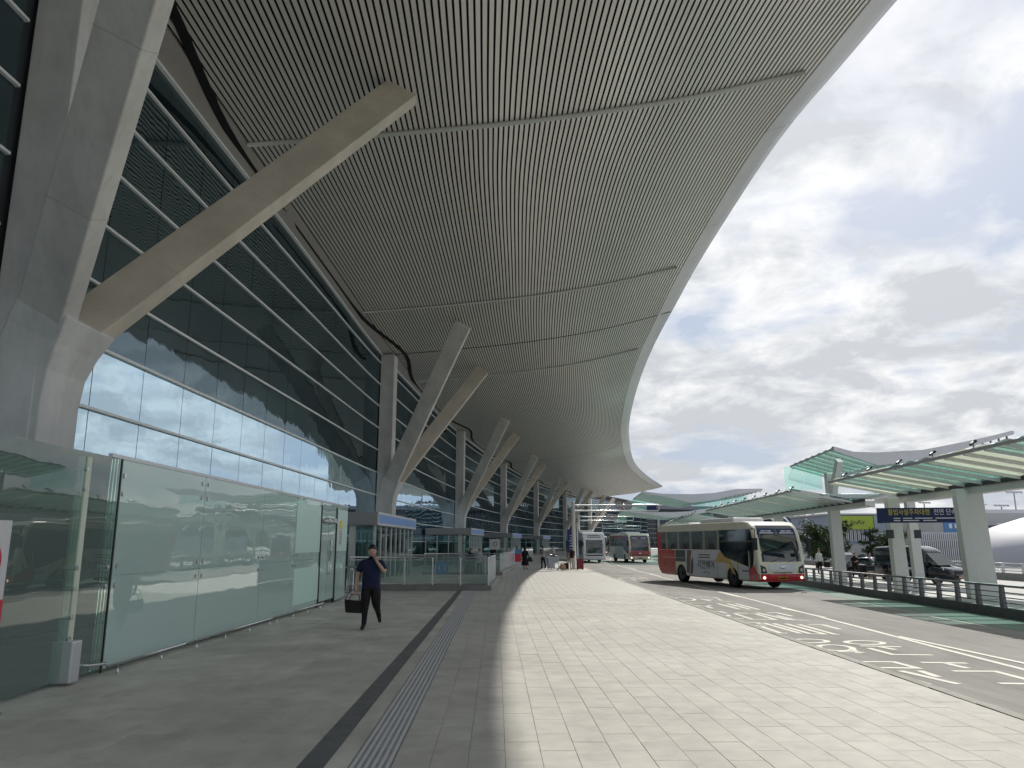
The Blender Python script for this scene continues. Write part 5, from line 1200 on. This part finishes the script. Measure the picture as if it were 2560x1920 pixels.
b = MB(); b.add([(1.06, -.78, 1.86), (1.06, .78, 1.86), (1.85, .88, 1.14), (1.85, -.88, 1.14)], [(0, 1, 2, 3)]); b.add([(1.06, -.78, 1.86), (1.85, -.88, 1.14), (1.0, -.95, 1.14)], [(0, 1, 2)]); b.add([(1.06, .78, 1.86), (1.85, .88, 1.14), (1.0, .95, 1.14)], [(0, 2, 1)]); b.build('windscreen', 'vehicle_glass', van)
for sy in (-1, 1):
    for x in (-1.6, 1.65): wheel(van, x, sy * .86, .35, .22, 'steel_dull')
    for xa, xb in ((-2.35, -1.3), (-1.22, .1), (.18, .92)): b = MB(); side_plate(b, [(xa, 1.22), (xb, 1.22), (xb - .04, 1.68), (xa + .04, 1.68)], sy * .955, .012); b.build('side_window', 'vehicle_glass', van)
    b = MB(); b.box((1.25, sy * 1.08, 1.22), (.12, .2, .24)); b.build('wing_mirror', 'dark_paint', van, bevel=.03)
    b = MB(); b.add([(2.56, sy * .55, .80), (2.50, sy * .58, .93), (2.10, sy * .93, .98), (2.15, sy * .94, .84)], [(0, 1, 2, 3)]); b.build('headlight', 'lamp_off', van)
    b = MB(); b.box((.0, sy * .99, .92), (.55, .008, .12)); b.build('side_lettering', 'letter_white', van)
b = MB(); b.box((2.62, 0, .72), (.04, 1.1, .26)); gr = b.build('grille', 'black', van)
b = MB(); b.tube([(2.62, -.58, .86), (2.65, 0, .87), (2.62, .58, .86)], .015, 6); b.tube([(2.63, -.48, .58), (2.66, 0, .57), (2.63, .48, .58)], .015, 6); b.build('chrome_trim', 'chrome', gr)
b = MB(); b.box((2.65, 0, .46), (.02, .5, .11)); b.build('number_plate', 'tan', van)
# ================================================================== PEOPLE (local -y is forward; +x is the person's left)
def skin_obj(verts, edges, radii, mats, region_of, name, parent=None, sub=1, root=0, rk=1.16, waist=0):
    me = bpy.data.meshes.new(name); me.from_pydata(verts, edges, []); o = bpy.data.objects.new(name, me); COL.objects.link(o)
    md = o.modifiers.new('s', 'SKIN'); md.use_smooth_shade = True; md.branch_smoothing = 0.4
    for i, r_ in enumerate(radii): me.skin_vertices[0].data[i].radius = tuple(q * rk for q in (r_ if isinstance(r_, tuple) else (r_, r_)))
    me.skin_vertices[0].data[root].use_root = True
    ms = o.modifiers.new('u', 'SUBSURF'); ms.levels = sub; ms.render_levels = sub
    dg = bpy.context.evaluated_depsgraph_get(); nm = bpy.data.meshes.new_from_object(o.evaluated_get(dg)); bpy.data.objects.remove(o)
    nm.name = name; nm.materials.clear()
    for m in mats: nm.materials.append(MATS[m])
    if region_of:
        V = [Vector(v) for v in verts]
        for p in nm.polygons:
            c = p.center; best = 1e9; bi = 0
            for k, (a, e_) in enumerate(edges):
                A, B = V[a], V[e_]; d = B - A; t = max(0, min(1, (c - A).dot(d) / max(1e-9, d.length_squared)))
                q = (c - (A + d * t)).length / (0.5 * ((radii[a][0] if isinstance(radii[a], tuple) else radii[a]) + (radii[e_][0] if isinstance(radii[e_], tuple) else radii[e_])) + .02)
                if q < best: best = q; bi = k
            p.material_index = region_of[bi]
            if waist and region_of[bi] == 2 and c.z > waist: p.material_index = 1
    for p in nm.polygons: p.use_smooth = True
    oo = bpy.data.objects.new(name, nm); COL.objects.link(oo); oo.parent = parent; return oo
def person(label, loc, rz, H=1.7, top='navy', legs='black_cloth', shoe='shoe', hairm='hair', fat=1.0, armL=None, armR=None, legL=None, legR=None, sleeve=0.5, skirt=None, longhair=False, lean=0.0, head_turn=0.0, fingers=True, skinlegs=False, long_sleeve=False, group=None, seat_drop=0):
    s = H / 1.7
    # joint tables (relative): arms: elbow, wrist, knuckle; legs: knee, ankle, toe
    aL = armL or [(.235, .02, 1.10), (.25, -.06, .86), (.25, -.09, .78)]; aR = armR or [(-.235, .02, 1.10), (-.25, -.06, .86), (-.25, -.09, .78)]
    lL = legL or [(.10, -.01, .49), (.11, .03, .09), (.12, -.15, .035)]; lR = legR or [(-.10, -.01, .49), (-.11, .03, .09), (-.12, -.15, .035)]
    f = fat; V = []; E_ = []; Rr = []; G = []
    def v(p, r_): V.append((p[0] * s, p[1] * s, p[2] * s)); Rr.append(tuple(x * s for x in r_) if isinstance(r_, tuple) else r_ * s); return len(V) - 1
    def e(a, b_, g): E_.append((a, b_)); G.append(g)
    ly = lean
    pel = v((0, 0, .93), (.155 * f, .125 * f)); wa = v((0, -.01 - ly * .3, 1.08), (.148 * f, .118 * f)); ch = v((0, -ly * .7, 1.27), (.165 * f, .122 * f)); nb = v((0, -ly, 1.41), (.10, .08)); nk = v((0, -.01 - ly, 1.475), (.052, .052))
    h0 = v((0, -.03 - ly, 1.53), (.062, .070)); h1 = v((0, -.028 - ly, 1.595), (.078, .092)); h2 = v((0, -.02 - ly, 1.655), (.068, .08))
    e(pel, wa, 1); e(wa, ch, 1); e(ch, nb, 1); e(nb, nk, 0); e(nk, h0, 0); e(h0, h1, 0); e(h1, h2, 0)
    for sg, A in ((1, aL), (-1, aR)):
        sh_ = v((sg * .175 * (0.6 + .4 * f), -ly, 1.365), (.068 * f, .062 * f)); el, wr, kn = A; S_ = Vector((sg * .175 * (0.6 + .4 * f), -ly, 1.365)); EL = Vector(el)
        mid = S_.lerp(EL, .62); mi_ = v(mid, (.062 * f if sleeve >= .5 else .048, .06 * f if sleeve >= .5 else .048)); elv = v(EL, .040 if not long_sleeve else .05); fm = v(EL.lerp(Vector(wr), .45), .037 if not long_sleeve else .046); wv = v(wr, (.024, .028)); kv = v(kn, (.034, .022))
        e(ch, sh_, 1); e(sh_, mi_, 1 if sleeve > 0 else 0); e(mi_, elv, 1 if (sleeve > .8 or long_sleeve) else 0); e(elv, fm, 1 if long_sleeve else 0); e(fm, wv, 1 if long_sleeve else 0); e(wv, kv, 0)
    lg = 0 if skinlegs else 2
    for sg, A in ((1, lL), (-1, lR)):
        hp = v((sg * .088, 0, .87), (.095 * f, .098 * f)); k_, an, to = A; HP = Vector((sg * .088, 0, .87)); md = v(HP.lerp(Vector(k_), .5), .078 * f * (.8 if skinlegs else 1)); kv = v(k_, .062 * f * (.72 if skinlegs else 1)); cf = v(Vector(k_).lerp(Vector(an), .4), (.058 if not skinlegs else .05, .058 if not skinlegs else .05)); av = v(an, .050 if not skinlegs else .032)
        hl = v(Vector(an) + (Vector(an) - Vector(to)) * .12 + Vector((0, 0, -.035)) * (1 if abs(an[2] - to[2]) < .12 else 0), .034); tv = v(Vector(an).lerp(Vector(to), .6), (.046, .040)); t2 = v(to, (.042, .032))
        e(pel, hp, 2); e(hp, md, 2 if not skirt else 2); e(md, kv, lg); e(kv, cf, lg); e(cf, av, lg); e(av, hl, 3); e(av, tv, 3); e(tv, t2, 3)
    o = skin_obj(V, E_, Rr, ['skin', top, legs, shoe], G, 'person', waist=.86 * s)
    o.location = loc; o.rotation_euler = (0, 0, rz); tag(o, label, 'person', group)
    hc = Vector((0, (-.012 - ly) * s, 1.625 * s))
    b = MB(); n = 14; vs = []
    # short hair cap: upper ellipsoid, lower at the back
    m_ = 8
    for i in range(m_ + 1):
        for k in range(n):
            a = 2 * pi * k / n; back = .5 + .5 * sin(a)   # +y is the back
            lim = (0.42 + 0.26 * back) * pi; th = lim * i / m_; rr = 1.0 + .04 * sin(3 * a + i)
            vs.append((hc.x + .092 * s * sin(th) * cos(a) * rr, hc.y + .002 + .108 * s * sin(th) * sin(a) * rr, hc.z + .008 + .098 * s * cos(th) * rr))
    b.add(vs, [(i * n + k, (i + 1) * n + k, (i + 1) * n + (k + 1) % n, i * n + (k + 1) % n) for i in range(m_) for k in range(n)], smooth=True)
    b.f.append(tuple(reversed(range(m_ * n, m_ * n + n)))); b.m.append(0); b.sm.append(False)
    if longhair: b.tube([hc + Vector((0, .03, .02)) * s, hc + Vector((0, .06, -.12)) * s, hc + Vector((0, .075, -.30)) * s, hc + Vector((0, .07, -.42)) * s], [.085 * s, .10 * s, .095 * s, .04 * s], 10)
    b.build('hair', hairm, o)
    # face: eyes, nose, mouth, ears
    fy = hc.y - .094 * s
    for sx in (-1, 1):
        b = MB(); b.sphere((sx * .030 * s, fy + .008 * s, 1.590 * s), .010 * s, 0, 8, (1.3, .5, .7)); b.build('eye', 'hair', o)
        b = MB(); b.box((sx * .031 * s, fy + .003 * s, 1.612 * s), (.034 * s, .008 * s, .006 * s)); b.build('eyebrow', 'hair', o)
        b = MB(); b.sphere((sx * .082 * s, hc.y + .002, 1.580 * s), .024 * s, 0, 8, (.4, .7, 1.2)); b.build('ear', 'skin', o)
    b = MB(); b.tube([(0, fy + .004 * s, 1.595 * s), (0, fy - .018 * s, 1.562 * s), (0, fy + .004 * s, 1.553 * s)], [.006 * s, .013 * s, .008 * s], 8); b.build('nose', 'skin', o)
    b = MB(); b.box((0, fy + .006 * s, 1.532 * s), (.042 * s, .010 * s, .009 * s)); b.build('mouth', 'sign_red' if False else 'ad_brown', o)
    if fingers:
        for sg, A in ((1, aL), (-1, aR)):
            wr, kn = Vector(A[1]) * s, Vector(A[2]) * s; d = (kn - wr).normalized(); sd_ = d.cross(Vector((0, 1, 0.3))).normalized(); pn = sd_.cross(d).normalized()
            vs_ = [tuple(kn - d * .02 * s)]; es = []; rs = [.014 * s]
            for q in range(4):
                off = (q - 1.5) * .017 * s; ln_ = (.070, .078, .074, .058)[q] * s
                p1 = kn + sd_ * off + d * .02 * s; p2 = p1 + d * ln_ * .5 + pn * .006 * s * sg; p3 = p2 + d * ln_ * .38 + pn * .022 * s * sg
                i0 = len(vs_); vs_ += [tuple(p1), tuple(p2), tuple(p3)]; rs += [.0088 * s, .0084 * s, .0072 * s]; es += [(0, i0), (i0, i0 + 1), (i0 + 1, i0 + 2)]
            i0 = len(vs_); p1 = wr + d * .03 * s - sd_ * sg * .022 * s; p2 = p1 + d * .03 * s - sd_ * sg * .018 * s + pn * .01 * s; p3 = p2 + d * .028 * s - sd_ * sg * .004 * s + pn * .01 * s
            vs_ += [tuple(p1), tuple(p2), tuple(p3)]; rs += [.011 * s, .0095 * s, .008 * s]; es += [(0, i0), (i0, i0 + 1), (i0 + 1, i0 + 2)]
            h_ = skin_obj(vs_, es, rs, ['skin'], None, 'fingers', o, 1)
    if skirt:
        b = MB(); n = 18; prof = skirt['prof']
        vs = [(pr * s * cos(2 * pi * k / n) * (1 + .05 * sin(5 * 2 * pi * k / n) * j / len(prof)), pr * s * .85 * sin(2 * pi * k / n), pz * s) for j, (pr, pz) in enumerate(prof) for k in range(n)]
        b.add(vs, [(j * n + k, (j + 1) * n + k, (j + 1) * n + (k + 1) % n, j * n + (k + 1) % n) for j in range(len(prof) - 1) for k in range(n)], smooth=True); b.build('skirt', skirt['m'], o)
    return o
def at_(x, y): return (x, y, base(y))
# the walking man
wz = base(16.8)
w_ = person('man in navy T-shirt and black trousers walking this way, hand raised to his mouth', (-2.98, 16.8, wz), R(6), 1.72, 'navy', 'black_cloth', fat=1.32, sleeve=.7,
            armL=[(.275, -.06, 1.15), (.13, -.20, 1.36), (.075, -.165, 1.45)], armR=[(-.285, .03, 1.12), (-.31, -.05, .86), (-.305, -.07, .77)],
            legR=[(-.11, -.05, .49), (-.115, -.02, .085), (-.15, -.19, .035)], legL=[(.115, .0, .50), (.165, .30, .26), (.19, .30, .10)])
bag = thing('briefcase', 'soft black briefcase hanging from the walking man\'s hand', 'bag', (-3.31, 16.70, wz + .34), R(12))
b = MB(); b.add([(-.17, -.055, .02), (.17, -.055, 0), (.17, .055, 0), (-.17, .055, .02), (-.20, -.045, .28), (.19, -.045, .25), (.19, .045, .25), (-.20, .045, .28)], [(3, 2, 1, 0), (4, 5, 6, 7), (0, 1, 5, 4), (1, 2, 6, 5), (2, 3, 7, 6), (3, 0, 4, 7)]); b.build('body', 'black_cloth', bag, bevel=.025)
b = MB(); b.tube([(-.10, 0, .26), (-.07, 0, .37), (.04, 0, .40), (.10, 0, .36), (.12, 0, .25)], .011, 6); b.build('handle', 'black', bag)
b = MB(); b.tube([(-.185, 0, .27), (-.1, .02, .44), (.02, .03, .5)], .008, 5); b.build('strap', 'black', bag)
# people further along
blk = person('woman in long black dress walking away past the second ramp railing', at_(0.98, 58.5), R(150), 1.66, 'black_cloth', 'black_cloth', fat=1.0, longhair=True, sleeve=1, long_sleeve=True, skinlegs=True,
             skirt=dict(m='black_cloth', prof=[(.14, 1.12), (.17, .9), (.25, .6), (.31, .33)]), armR=[(-.25, .0, 1.1), (-.27, -.16, .93), (-.27, -.22, .87)])
hb = thing('handbag', 'black and white shoulder bag carried by the woman in the black dress', 'bag', (1.32, 58.4, base(58) + .58), .3)
b = MB(); b.add([(-.2, -.08, 0), (.2, -.08, 0), (.2, .08, 0), (-.2, .08, 0), (-.13, -.05, .34), (.13, -.05, .34), (.13, .05, .34), (-.13, .05, .34)], [(3, 2, 1, 0), (4, 5, 6, 7), (0, 1, 5, 4), (1, 2, 6, 5), (2, 3, 7, 6), (3, 0, 4, 7)]); b.build('body', 'black_cloth', hb, bevel=.03)
b = MB(); b.tube([(-.13, 0, .33), (-.1, 0, .5), (.1, 0, .5), (.13, 0, .33)], .014, 6); b.build('strap', 'white_cloth', hb)
person('person in pale grey top and navy trousers holding a lavender suitcase in the sun', at_(2.38, 60.5), R(-70), 1.66, 'grey_cloth', 'navy', sleeve=0, armL=[(.22, .0, 1.12), (.2, -.22, 1.0), (.2, -.28, .98)], legR=[(-.1, -.08, .49), (-.1, -.04, .08), (-.12, -.2, .035)], legL=[(.1, .1, .49), (.11, .18, .09), (.12, .02, .035)])
def suitcase(label, loc, rz, m, w=.48, h=.68, d=.28, hgt=.25, group=None):
    t_ = thing('suitcase', label, 'suitcase', loc, rz, group)
    b = MB(); b.box((0, 0, h / 2 + .06), (w, d, h)); b.build('shell', m, t_, bevel=.04, seg=3)
    for sx in (-1, 1):
        for sy in (-1, 1): b = MB(); b.cyl((sx * (w / 2 - .06), sy * (d / 2 - .05), .03), .03, .03, 10, 0, 'X'); b.build('caster', 'rubber', t_)
    b = MB()
    for k in range(5): b.box((-w / 2 + .08 + k * (w - .16) / 4, -d / 2 - .002, h / 2 + .06), (.012, .008, h - .14))
    b.build('rib', m, t_)
    b = MB(); z1 = h + .06; b.tube([(-.10, d / 4, z1), (-.10, d / 4, z1 + hgt), (.10, d / 4, z1 + hgt), (.10, d / 4, z1)], .011, 6); b.build('handle', 'steel', t_)
    return t_
suitcase('lavender hard suitcase beside the person in grey top', at_(2.98, 60.3), .2, 'lavender', .55, .78, .32)
person('person in grey standing further back near the blue pylon', at_(3.95, 76), R(30), 1.7, 'grey_cloth', 'black_cloth', sleeve=.6, fingers=False)
person('woman seen from behind in maroon top and cream trousers, beside a red suitcase', at_(4.42, 58.2), R(175), 1.66, 'maroon', 'beige_cloth', sleeve=0, shoe='white_cloth', armR=[(-.23, -.02, 1.12), (-.22, -.2, 1.02), (-.2, -.26, 1.08)])
bp_ = thing('backpack', 'small dark backpack worn by the woman in maroon', 'bag', (4.42, 58.0, base(58) + 1.02), 0)
b = MB(); b.box((0, 0, .17), (.28, .13, .38)); b.build('body', 'black_cloth', bp_, bevel=.05, seg=3); b = MB(); b.box((0, -.07, .1), (.2, .04, .16)); b.build('pocket', 'black_cloth', bp_, bevel=.015)
suitcase('tall dark red suitcase standing on the sunlit kerb side', at_(5.02, 58.3), .1, 'red_case', .50, .75, .30)
suitcase('small maroon case behind the luggage trolley', at_(4.05, 58.6), .4, 'maroon', .30, .42, .22, .1)
tb = thing('travel_bag', 'round pinkish brown bag on the ground by the luggage trolley', 'bag', at_(3.72, 58.2), .5)
b = MB(); b.sphere((0, 0, .22), .24, 0, 14, (1.15, .7, .92)); b.build('body', 'tan', tb); b = MB(); b.tube([(-.16, 0, .38), (-.1, 0, .55), (.1, 0, .55), (.16, 0, .38)], .014, 6); b.build('handle', 'ad_brown', tb)
# luggage trolley
tr = thing('luggage_trolley', 'silver luggage trolley with blue grey panel, standing in the sun', 'trolley', at_(3.18, 58.8), R(8))
b = MB(); b.tube([(-.3, .0, .12), (-.3, 0, 1.02), (.3, 0, 1.02), (.3, 0, .12)], .02, 8); b.build('frame', 'steel', tr)
b = MB(); b.box((0, -.02, .72), (.52, .03, .42)); b.build('panel', 'grey_banner', tr, bevel=.01)
b = MB(); b.tube([(-.3, 0, .14), (-.24, -.85, .12), (.24, -.85, .12), (.3, 0, .14)], .018, 8)
for k in range(4): b.tube([(-.27 + k * .18, 0, .14), (-.22 + k * .148, -.85, .12)], .01, 6)
b.build('platform', 'steel', tr)
for p_ in ((-.27, 0), (.27, 0), (0, -.9)): b = MB(); b.cyl((p_[0], p_[1], .07), .07, .04, 12, 0, 'X'); b.build('wheel', 'rubber', tr)
b = MB(); b.tube([(-.3, 0, 1.02), (-.3, .16, 1.06), (.3, .16, 1.06), (.3, 0, 1.02)], .022, 8); b.build('push_handle', 'black', tr)
sm = thing('sandwich_board', 'narrow notice stand with red and blue panel beside the woman in black', 'sign', at_(0.5, 66), 0)
b = MB(); b.box((0, 0, .75), (.5, .04, .7)); b.build('panel', 'sign_red', sm); b = MB(); b.box((0, -.01, 1.25), (.5, .04, .4)); b.build('panel', 'sign_blue', sm); b = MB(); b.tube([(-.22, 0, 0), (-.22, 0, 1.3)], .015, 6); b.tube([(.22, 0, 0), (.22, 0, 1.3)], .015, 6); b.build('stand', 'steel', sm)
b = thing('bollard', 'low white posts row', 'bollard') if False else None
# behind the railing
person('woman in black with long dark hair behind the first ramp railing', at_(-2.35, 44.6), R(25), 1.62, 'black_cloth', 'black_cloth', fat=1.15, longhair=True, sleeve=1, long_sleeve=True, skirt=dict(m='black_cloth', prof=[(.16, 1.2), (.25, .9), (.33, .5), (.36, .2)]), fingers=False)
person('child-sized person in white patterned top beside the woman behind the railing', at_(-1.9, 46.2), R(-15), 1.6, 'white_cloth', 'navy', sleeve=.6, fingers=False)
for k, (x, y, t_, l_) in enumerate(((-1.75, 73, 'black_cloth', 'person in black by the second lobby door, left of the ring sign'), (-.35, 74, 'grey_cloth', 'person in grey top right of the ring sign'), (.45, 75, 'black_cloth', 'person in dark jacket at the corner of the second lobby'))):
    person(l_, at_(x, y), R(20 * k), 1.68, t_, 'black_cloth', fingers=False, long_sleeve=True, sleeve=1)
# across the road
p8 = person('man in white shirt with crossed strap standing by a shelter column across the road', (22.0, 56.5, Gi(21.4, 56.5)), R(20), 1.78, 'white_cloth', 'black_cloth', sleeve=1, long_sleeve=True, fingers=False)
b9 = thing('duffel_bag', 'dark shoulder bag beside the man in white shirt', 'bag', (22.42, 56.2, Gi(21.4, 56) + .5), .2); b = MB(); b.box((0, 0, .2), (.42, .22, .4)); b.build('body', 'black_cloth', b9, bevel=.06, seg=3); b = MB(); b.tube([(-.15, 0, .38), (-.22, .1, .9), (-.3, .1, 1.0)], .015, 6); b.build('strap', 'black', b9)
person('man in dark clothes stepping along the outer road behind the open sedan', (23.1, 53.2, Gi(22.9, 53) - .1), R(-50), 1.72, 'black_cloth', 'black_cloth', sleeve=.6, fingers=False, armL=[(.24, -.1, 1.14), (.15, -.28, 1.1), (.12, -.32, 1.1)], legR=[(-.1, -.14, .5), (-.1, -.1, .09), (-.12, -.26, .04)], legL=[(.1, .12, .5), (.11, .32, .12), (.12, .18, .03)])
suitcase('tall black suitcase right of the shelter column across the road', (22.85, 51.6, Gi(22, 51.6)), .3, 'black', .5, .78, .3, .05)
cb_ = thing('carton', 'small brown carton beside the black suitcase', 'box', (23.3, 51.4, Gi(22, 51.4)), .2); b = MB(); b.box((0, 0, .2), (.34, .3, .4)); b.build('carton_body', 'tan', cb_, bevel=.01); b = MB(); b.box((0, 0, .402), (.06, .3, .004)); b.build('tape', 'beige_cloth', cb_)
# ================================================================== BACKGROUND RIGHT
def windows(root, x0, x1, zs_, n, y, w, h, m='window_dark', fr='far_white'):
    for z in zs_:
        for i in range(n):
            x = x0 + (x1 - x0) * (i + .5) / n; b = MB(); b.box((x, y - .05, z), (w, .1, h)); o = b.build('window', m, root)
            b = MB(); b.box((x - w / 2, y - .12, z), (.15, .1, h + .2)); b.box((x + w / 2, y - .12, z), (.15, .1, h + .2)); b.build('frame', fr, o)
# pale hall with lime and grey banners
g1 = thing('hall_building', 'pale blue grey hall with lime green banner, behind the trees across the road', 'building', (73.5, 165, -1.7))
b = MB(); b.box((0, 0, 4.4), (22, 20, 8.8)); b.build('wall', 'far_wall_blue', g1)
b = MB(); b.box((0, 0, 8.95), (22.6, 20.6, .3)); b.build('parapet', 'far_wall', g1)
windows(g1, -8, -1, (4.9,), 9, -10, .42, 2.1)
b = MB(); b.box((-5.9, -10.3, 7.3), (7.9, .2, 2.6)); b.build('lime_banner', 'lime', g1)
text('✦ JinAir', 1.3, 'letter_dark', g1, (-5.8, -10.42, 7.35), (R(90), 0, 0), depth=.02)
b = MB(); b.box((2.2, -10.3, 6.5), (8.0, .2, 4.4)); b.build('grey_banner', 'grey_banner', g1)
text('▲ DELTA', 1.05, 'letter_dark', g1, (1.1, -10.42, 7.5), (R(90), 0, 0), depth=.02)
b = MB(); b.box((-2, -10.2, 1.6), (18, .3, 3.0)); b.build('lower_wall', 'far_wall', g1)
# cream building with blue sign
g2 = thing('cream_building', 'cream building with small blue sign, behind the navy banner', 'building', (84.5, 150, -1.7))
b = MB(); b.box((0, 0, 4.3), (19, 22, 8.6)); b.build('wall', 'far_wall', g2)
b = MB(); b.box((-6.2, -11.1, 5.9), (3.2, .2, 2.6)); sb_ = b.build('blue_sign', 'sign_blue', g2)
b = MB(); b.box((-6.7, -11.25, 6.3), (.5, .1, .8)); b.box((-5.7, -11.25, 6.3), (.5, .1, .8)); b.build('pictogram', 'letter_white', sb_)
windows(g2, -.5, 9, (4.8,), 4, -11, 1.5, 2.4)
b = MB(); b.box((5, -12.5, 6.6), (10, 3, .35)); b.build('awning', 'far_white', g2)
# vertical louvre fence
lf = thing('louvre_fence', 'tall pale fence of upright fins behind the black van', 'fence', (56, 101, -1.7))
for i in range(34): b = MB(); b.box((-4.2 + i * .26, 0, 2.35), (.10, .16, 4.7)); b.build('fin', 'far_white', lf)
b = MB(); b.box((0, .3, 4.2), (9, .2, 1.0)); b.build('top_band', 'far_wall_blue', lf); b = MB(); b.box((0, .4, 1.8), (9, .2, 3.6)); b.build('back_panel', 'far_navy', lf)
# barrel-roofed navy halls
def barrel(name, label, loc, r_, ln, rz, m='far_navy'):
    t_ = thing(name, label, 'building', loc, rz); b = MB(); n = 20; vs = [(x, r_ * cos(pi * k / n), r_ * .62 * sin(pi * k / n)) for x in (-ln / 2, ln / 2) for k in range(n + 1)]
    b.add(vs, [(k, k + 1, n + 2 + k, n + 1 + k) for k in range(n)], smooth=True); b.f += [tuple(reversed(range(n + 1))), tuple(range(n + 1, 2 * n + 2))]; b.m += [0, 0]; b.sm += [False, False]
    b.build('barrel_roof', m, t_)
    b = MB()
    for k in range(8): b.tube([(-ln / 2 + ln * k / 7, r_ * cos(pi * q / 12) * 1.005, r_ * .625 * sin(pi * q / 12)) for q in range(13)], .25, 6)
    b.build('roof_rib', 'far_white', t_)
    b = MB(); b.box((0, 0, -4), (ln, r_ * 1.9, 8)); b.build('wall', 'far_wall_blue', t_); return t_
barrel('barrel_hall', 'long navy barrel roofed hall behind the coach roof', (80, 215, 3.2), 10, 30, R(18))
barrel('barrel_hall', 'second navy barrel roofed hall at the right edge, beyond the white dome', (160, 235, 3.4), 9, 60, R(15))
ex = thing('forecourt_canopy', 'flat pale canopy on slim columns right of the thick shelter column', 'canopy', (98.5, 160, -1.7))
b = MB(); b.box((0, 0, 9.1), (14, 12, 1.5)); b.build('roof_slab', 'far_white', ex)
for i in range(4): b = MB(); b.box((-5.5 + i * 3.6, -5, 4.2), (.5, .5, 8.4)); b.build('column', 'far_wall', ex)
# big pale shell roof
shl = thing('shell_dome', 'large smooth pale grey shell roof swelling at the right edge behind the parapet', 'building', (125, 118, -1.75))
b = MB(); n = 28; m_ = 12; vs = []
for i in range(m_ + 1):
    for k in range(n): a = 2 * pi * k / n; th = pi / 2 * i / m_; vs.append((58 * sin(th) * cos(a), 30 * sin(th) * sin(a), 11.8 * cos(th) ** 1.0))
b.add(vs, [(i * n + k, (i + 1) * n + k, (i + 1) * n + (k + 1) % n, i * n + (k + 1) % n) for i in range(m_) for k in range(n)], smooth=True); b.build('shell', 'shell_grey', shl)
b = MB(); b.tube([(58.3 * sin(t) * cos(-2.2), 30.2 * sin(t) * sin(-2.2), 11.95 * cos(t)) for t in [pi / 2 * q / 16 for q in range(17)]], .35, 6); b.build('seam', 'far_white', shl)
b = MB(); b.tube([(58.3 * sin(t) * cos(-1.75), 30.2 * sin(t) * sin(-1.75), 11.95 * cos(t)) for t in [pi / 2 * q / 16 for q in range(17)]], .35, 6); b.build('seam', 'far_white', shl)
# light masts
for k, (x, y, h, l_) in enumerate(((123, 190, 15.6, 'tall floodlight mast, the higher of the two at right'), (117, 186, 12.2, 'shorter floodlight mast just left of the tallest one'), (106, 200, 13.6, 'floodlight mast rising above the navy banner'))):
    t_ = thing('floodlight_mast', l_, 'light mast', (x, y, -1.7), .2 * k, 'floodlight masts'); b = MB(); b.tube([(0, 0, 0), (0, 0, h)], [.22, .14], 8); b.build('pole', 'far_wall', t_)
    b = MB(); b.box((0, 0, h), (4.0, .3, .2)); b.build('crossarm', 'far_grey', t_)
    for q in range(4): b = MB(); b.box((-1.65 + q * 1.1, -.3, h - .2), (.5, .3, .3)); b.build('floodlight', 'far_white', t_)
# ---- trees
def tree(label, x, y, h, cr, kind, seed, conifer=False):
    rg = random.Random(seed); t_ = thing('pine_tree' if conifer else 'leafy_tree', label, 'tree', (x, y, -1.7), rg.uniform(0, 6), 'trees across the road')
    b = MB(); b.tube([(0, 0, 0), (.1, 0, h * .4), (.0, .1, h * .75), (0, 0, h * .97)], [.2, .15, .09, .02], 8)
    limbs = []
    for k in range(11 if conifer else 8):
        z = h * (.28 + .65 * k / (11 if conifer else 8)); a = k * 2.4 + rg.uniform(-.3, .3); ln_ = cr * (1.05 - .75 * (z / h) if conifer else rg.uniform(.55, .9)); e_ = Vector((ln_ * cos(a), ln_ * sin(a), z + (.1 if conifer else .9)))
        b.tube([(0, 0, z - .2), e_ * .5 + Vector((0, 0, z * .5)), e_], [.07, .05, .02], 5); limbs.append((Vector((0, 0, z)), e_))
    b.build('trunk', 'trunk', t_)
    b = MB()
    for (o_, e_) in limbs:
        for c in range(5 if conifer else 6):
            f_ = .35 + .7 * c / 5; p = o_.lerp(e_, f_); rad = (.42 if conifer else .75) * rg.uniform(.7, 1.3)
            for q in range(70 if conifer else 85):
                d = Vector((rg.gauss(0, 1), rg.gauss(0, 1), rg.gauss(0, .45 if conifer else .8))); d = d.normalized() * rad * rg.random() ** .4
                c_ = p + d; s_ = rg.uniform(.07, .15) * (1 if conifer else 1.25); u = Vector((rg.gauss(0, 1), rg.gauss(0, 1), rg.gauss(0, .6))).normalized() * s_; w_ = u.cross(Vector((rg.random(), rg.random(), 1))).normalized() * s_ * (.35 if conifer else .6)
                b.add([c_ - u, c_ + w_, c_ + u, c_ - w_], [(0, 1, 2, 3)], 0 if rg.random() < .7 else 1)
    b.build('crown', [kind, 'leaf'], t_); return t_
tree('dark pine with tiered branches between shelter columns, below the grey banner', 40.2, 88, 5.3, 2.0, 'leaf_pine', 1, True)
tree('dense green tree beside the coach windscreen', 33.2, 86, 5.0, 1.9, 'leaf', 2)
tree('bushy green tree just left of the first shelter column, touching it', 36.6, 89, 5.1, 1.8, 'leaf', 3)
tree('small yellowish green tree right of the pine', 41.6, 86, 4.0, 1.5, 'leaf_light', 4)
tree('low dark tree partly hidden behind the coach mirror', 31.6, 92, 4.4, 1.8, 'leaf_pine', 5)
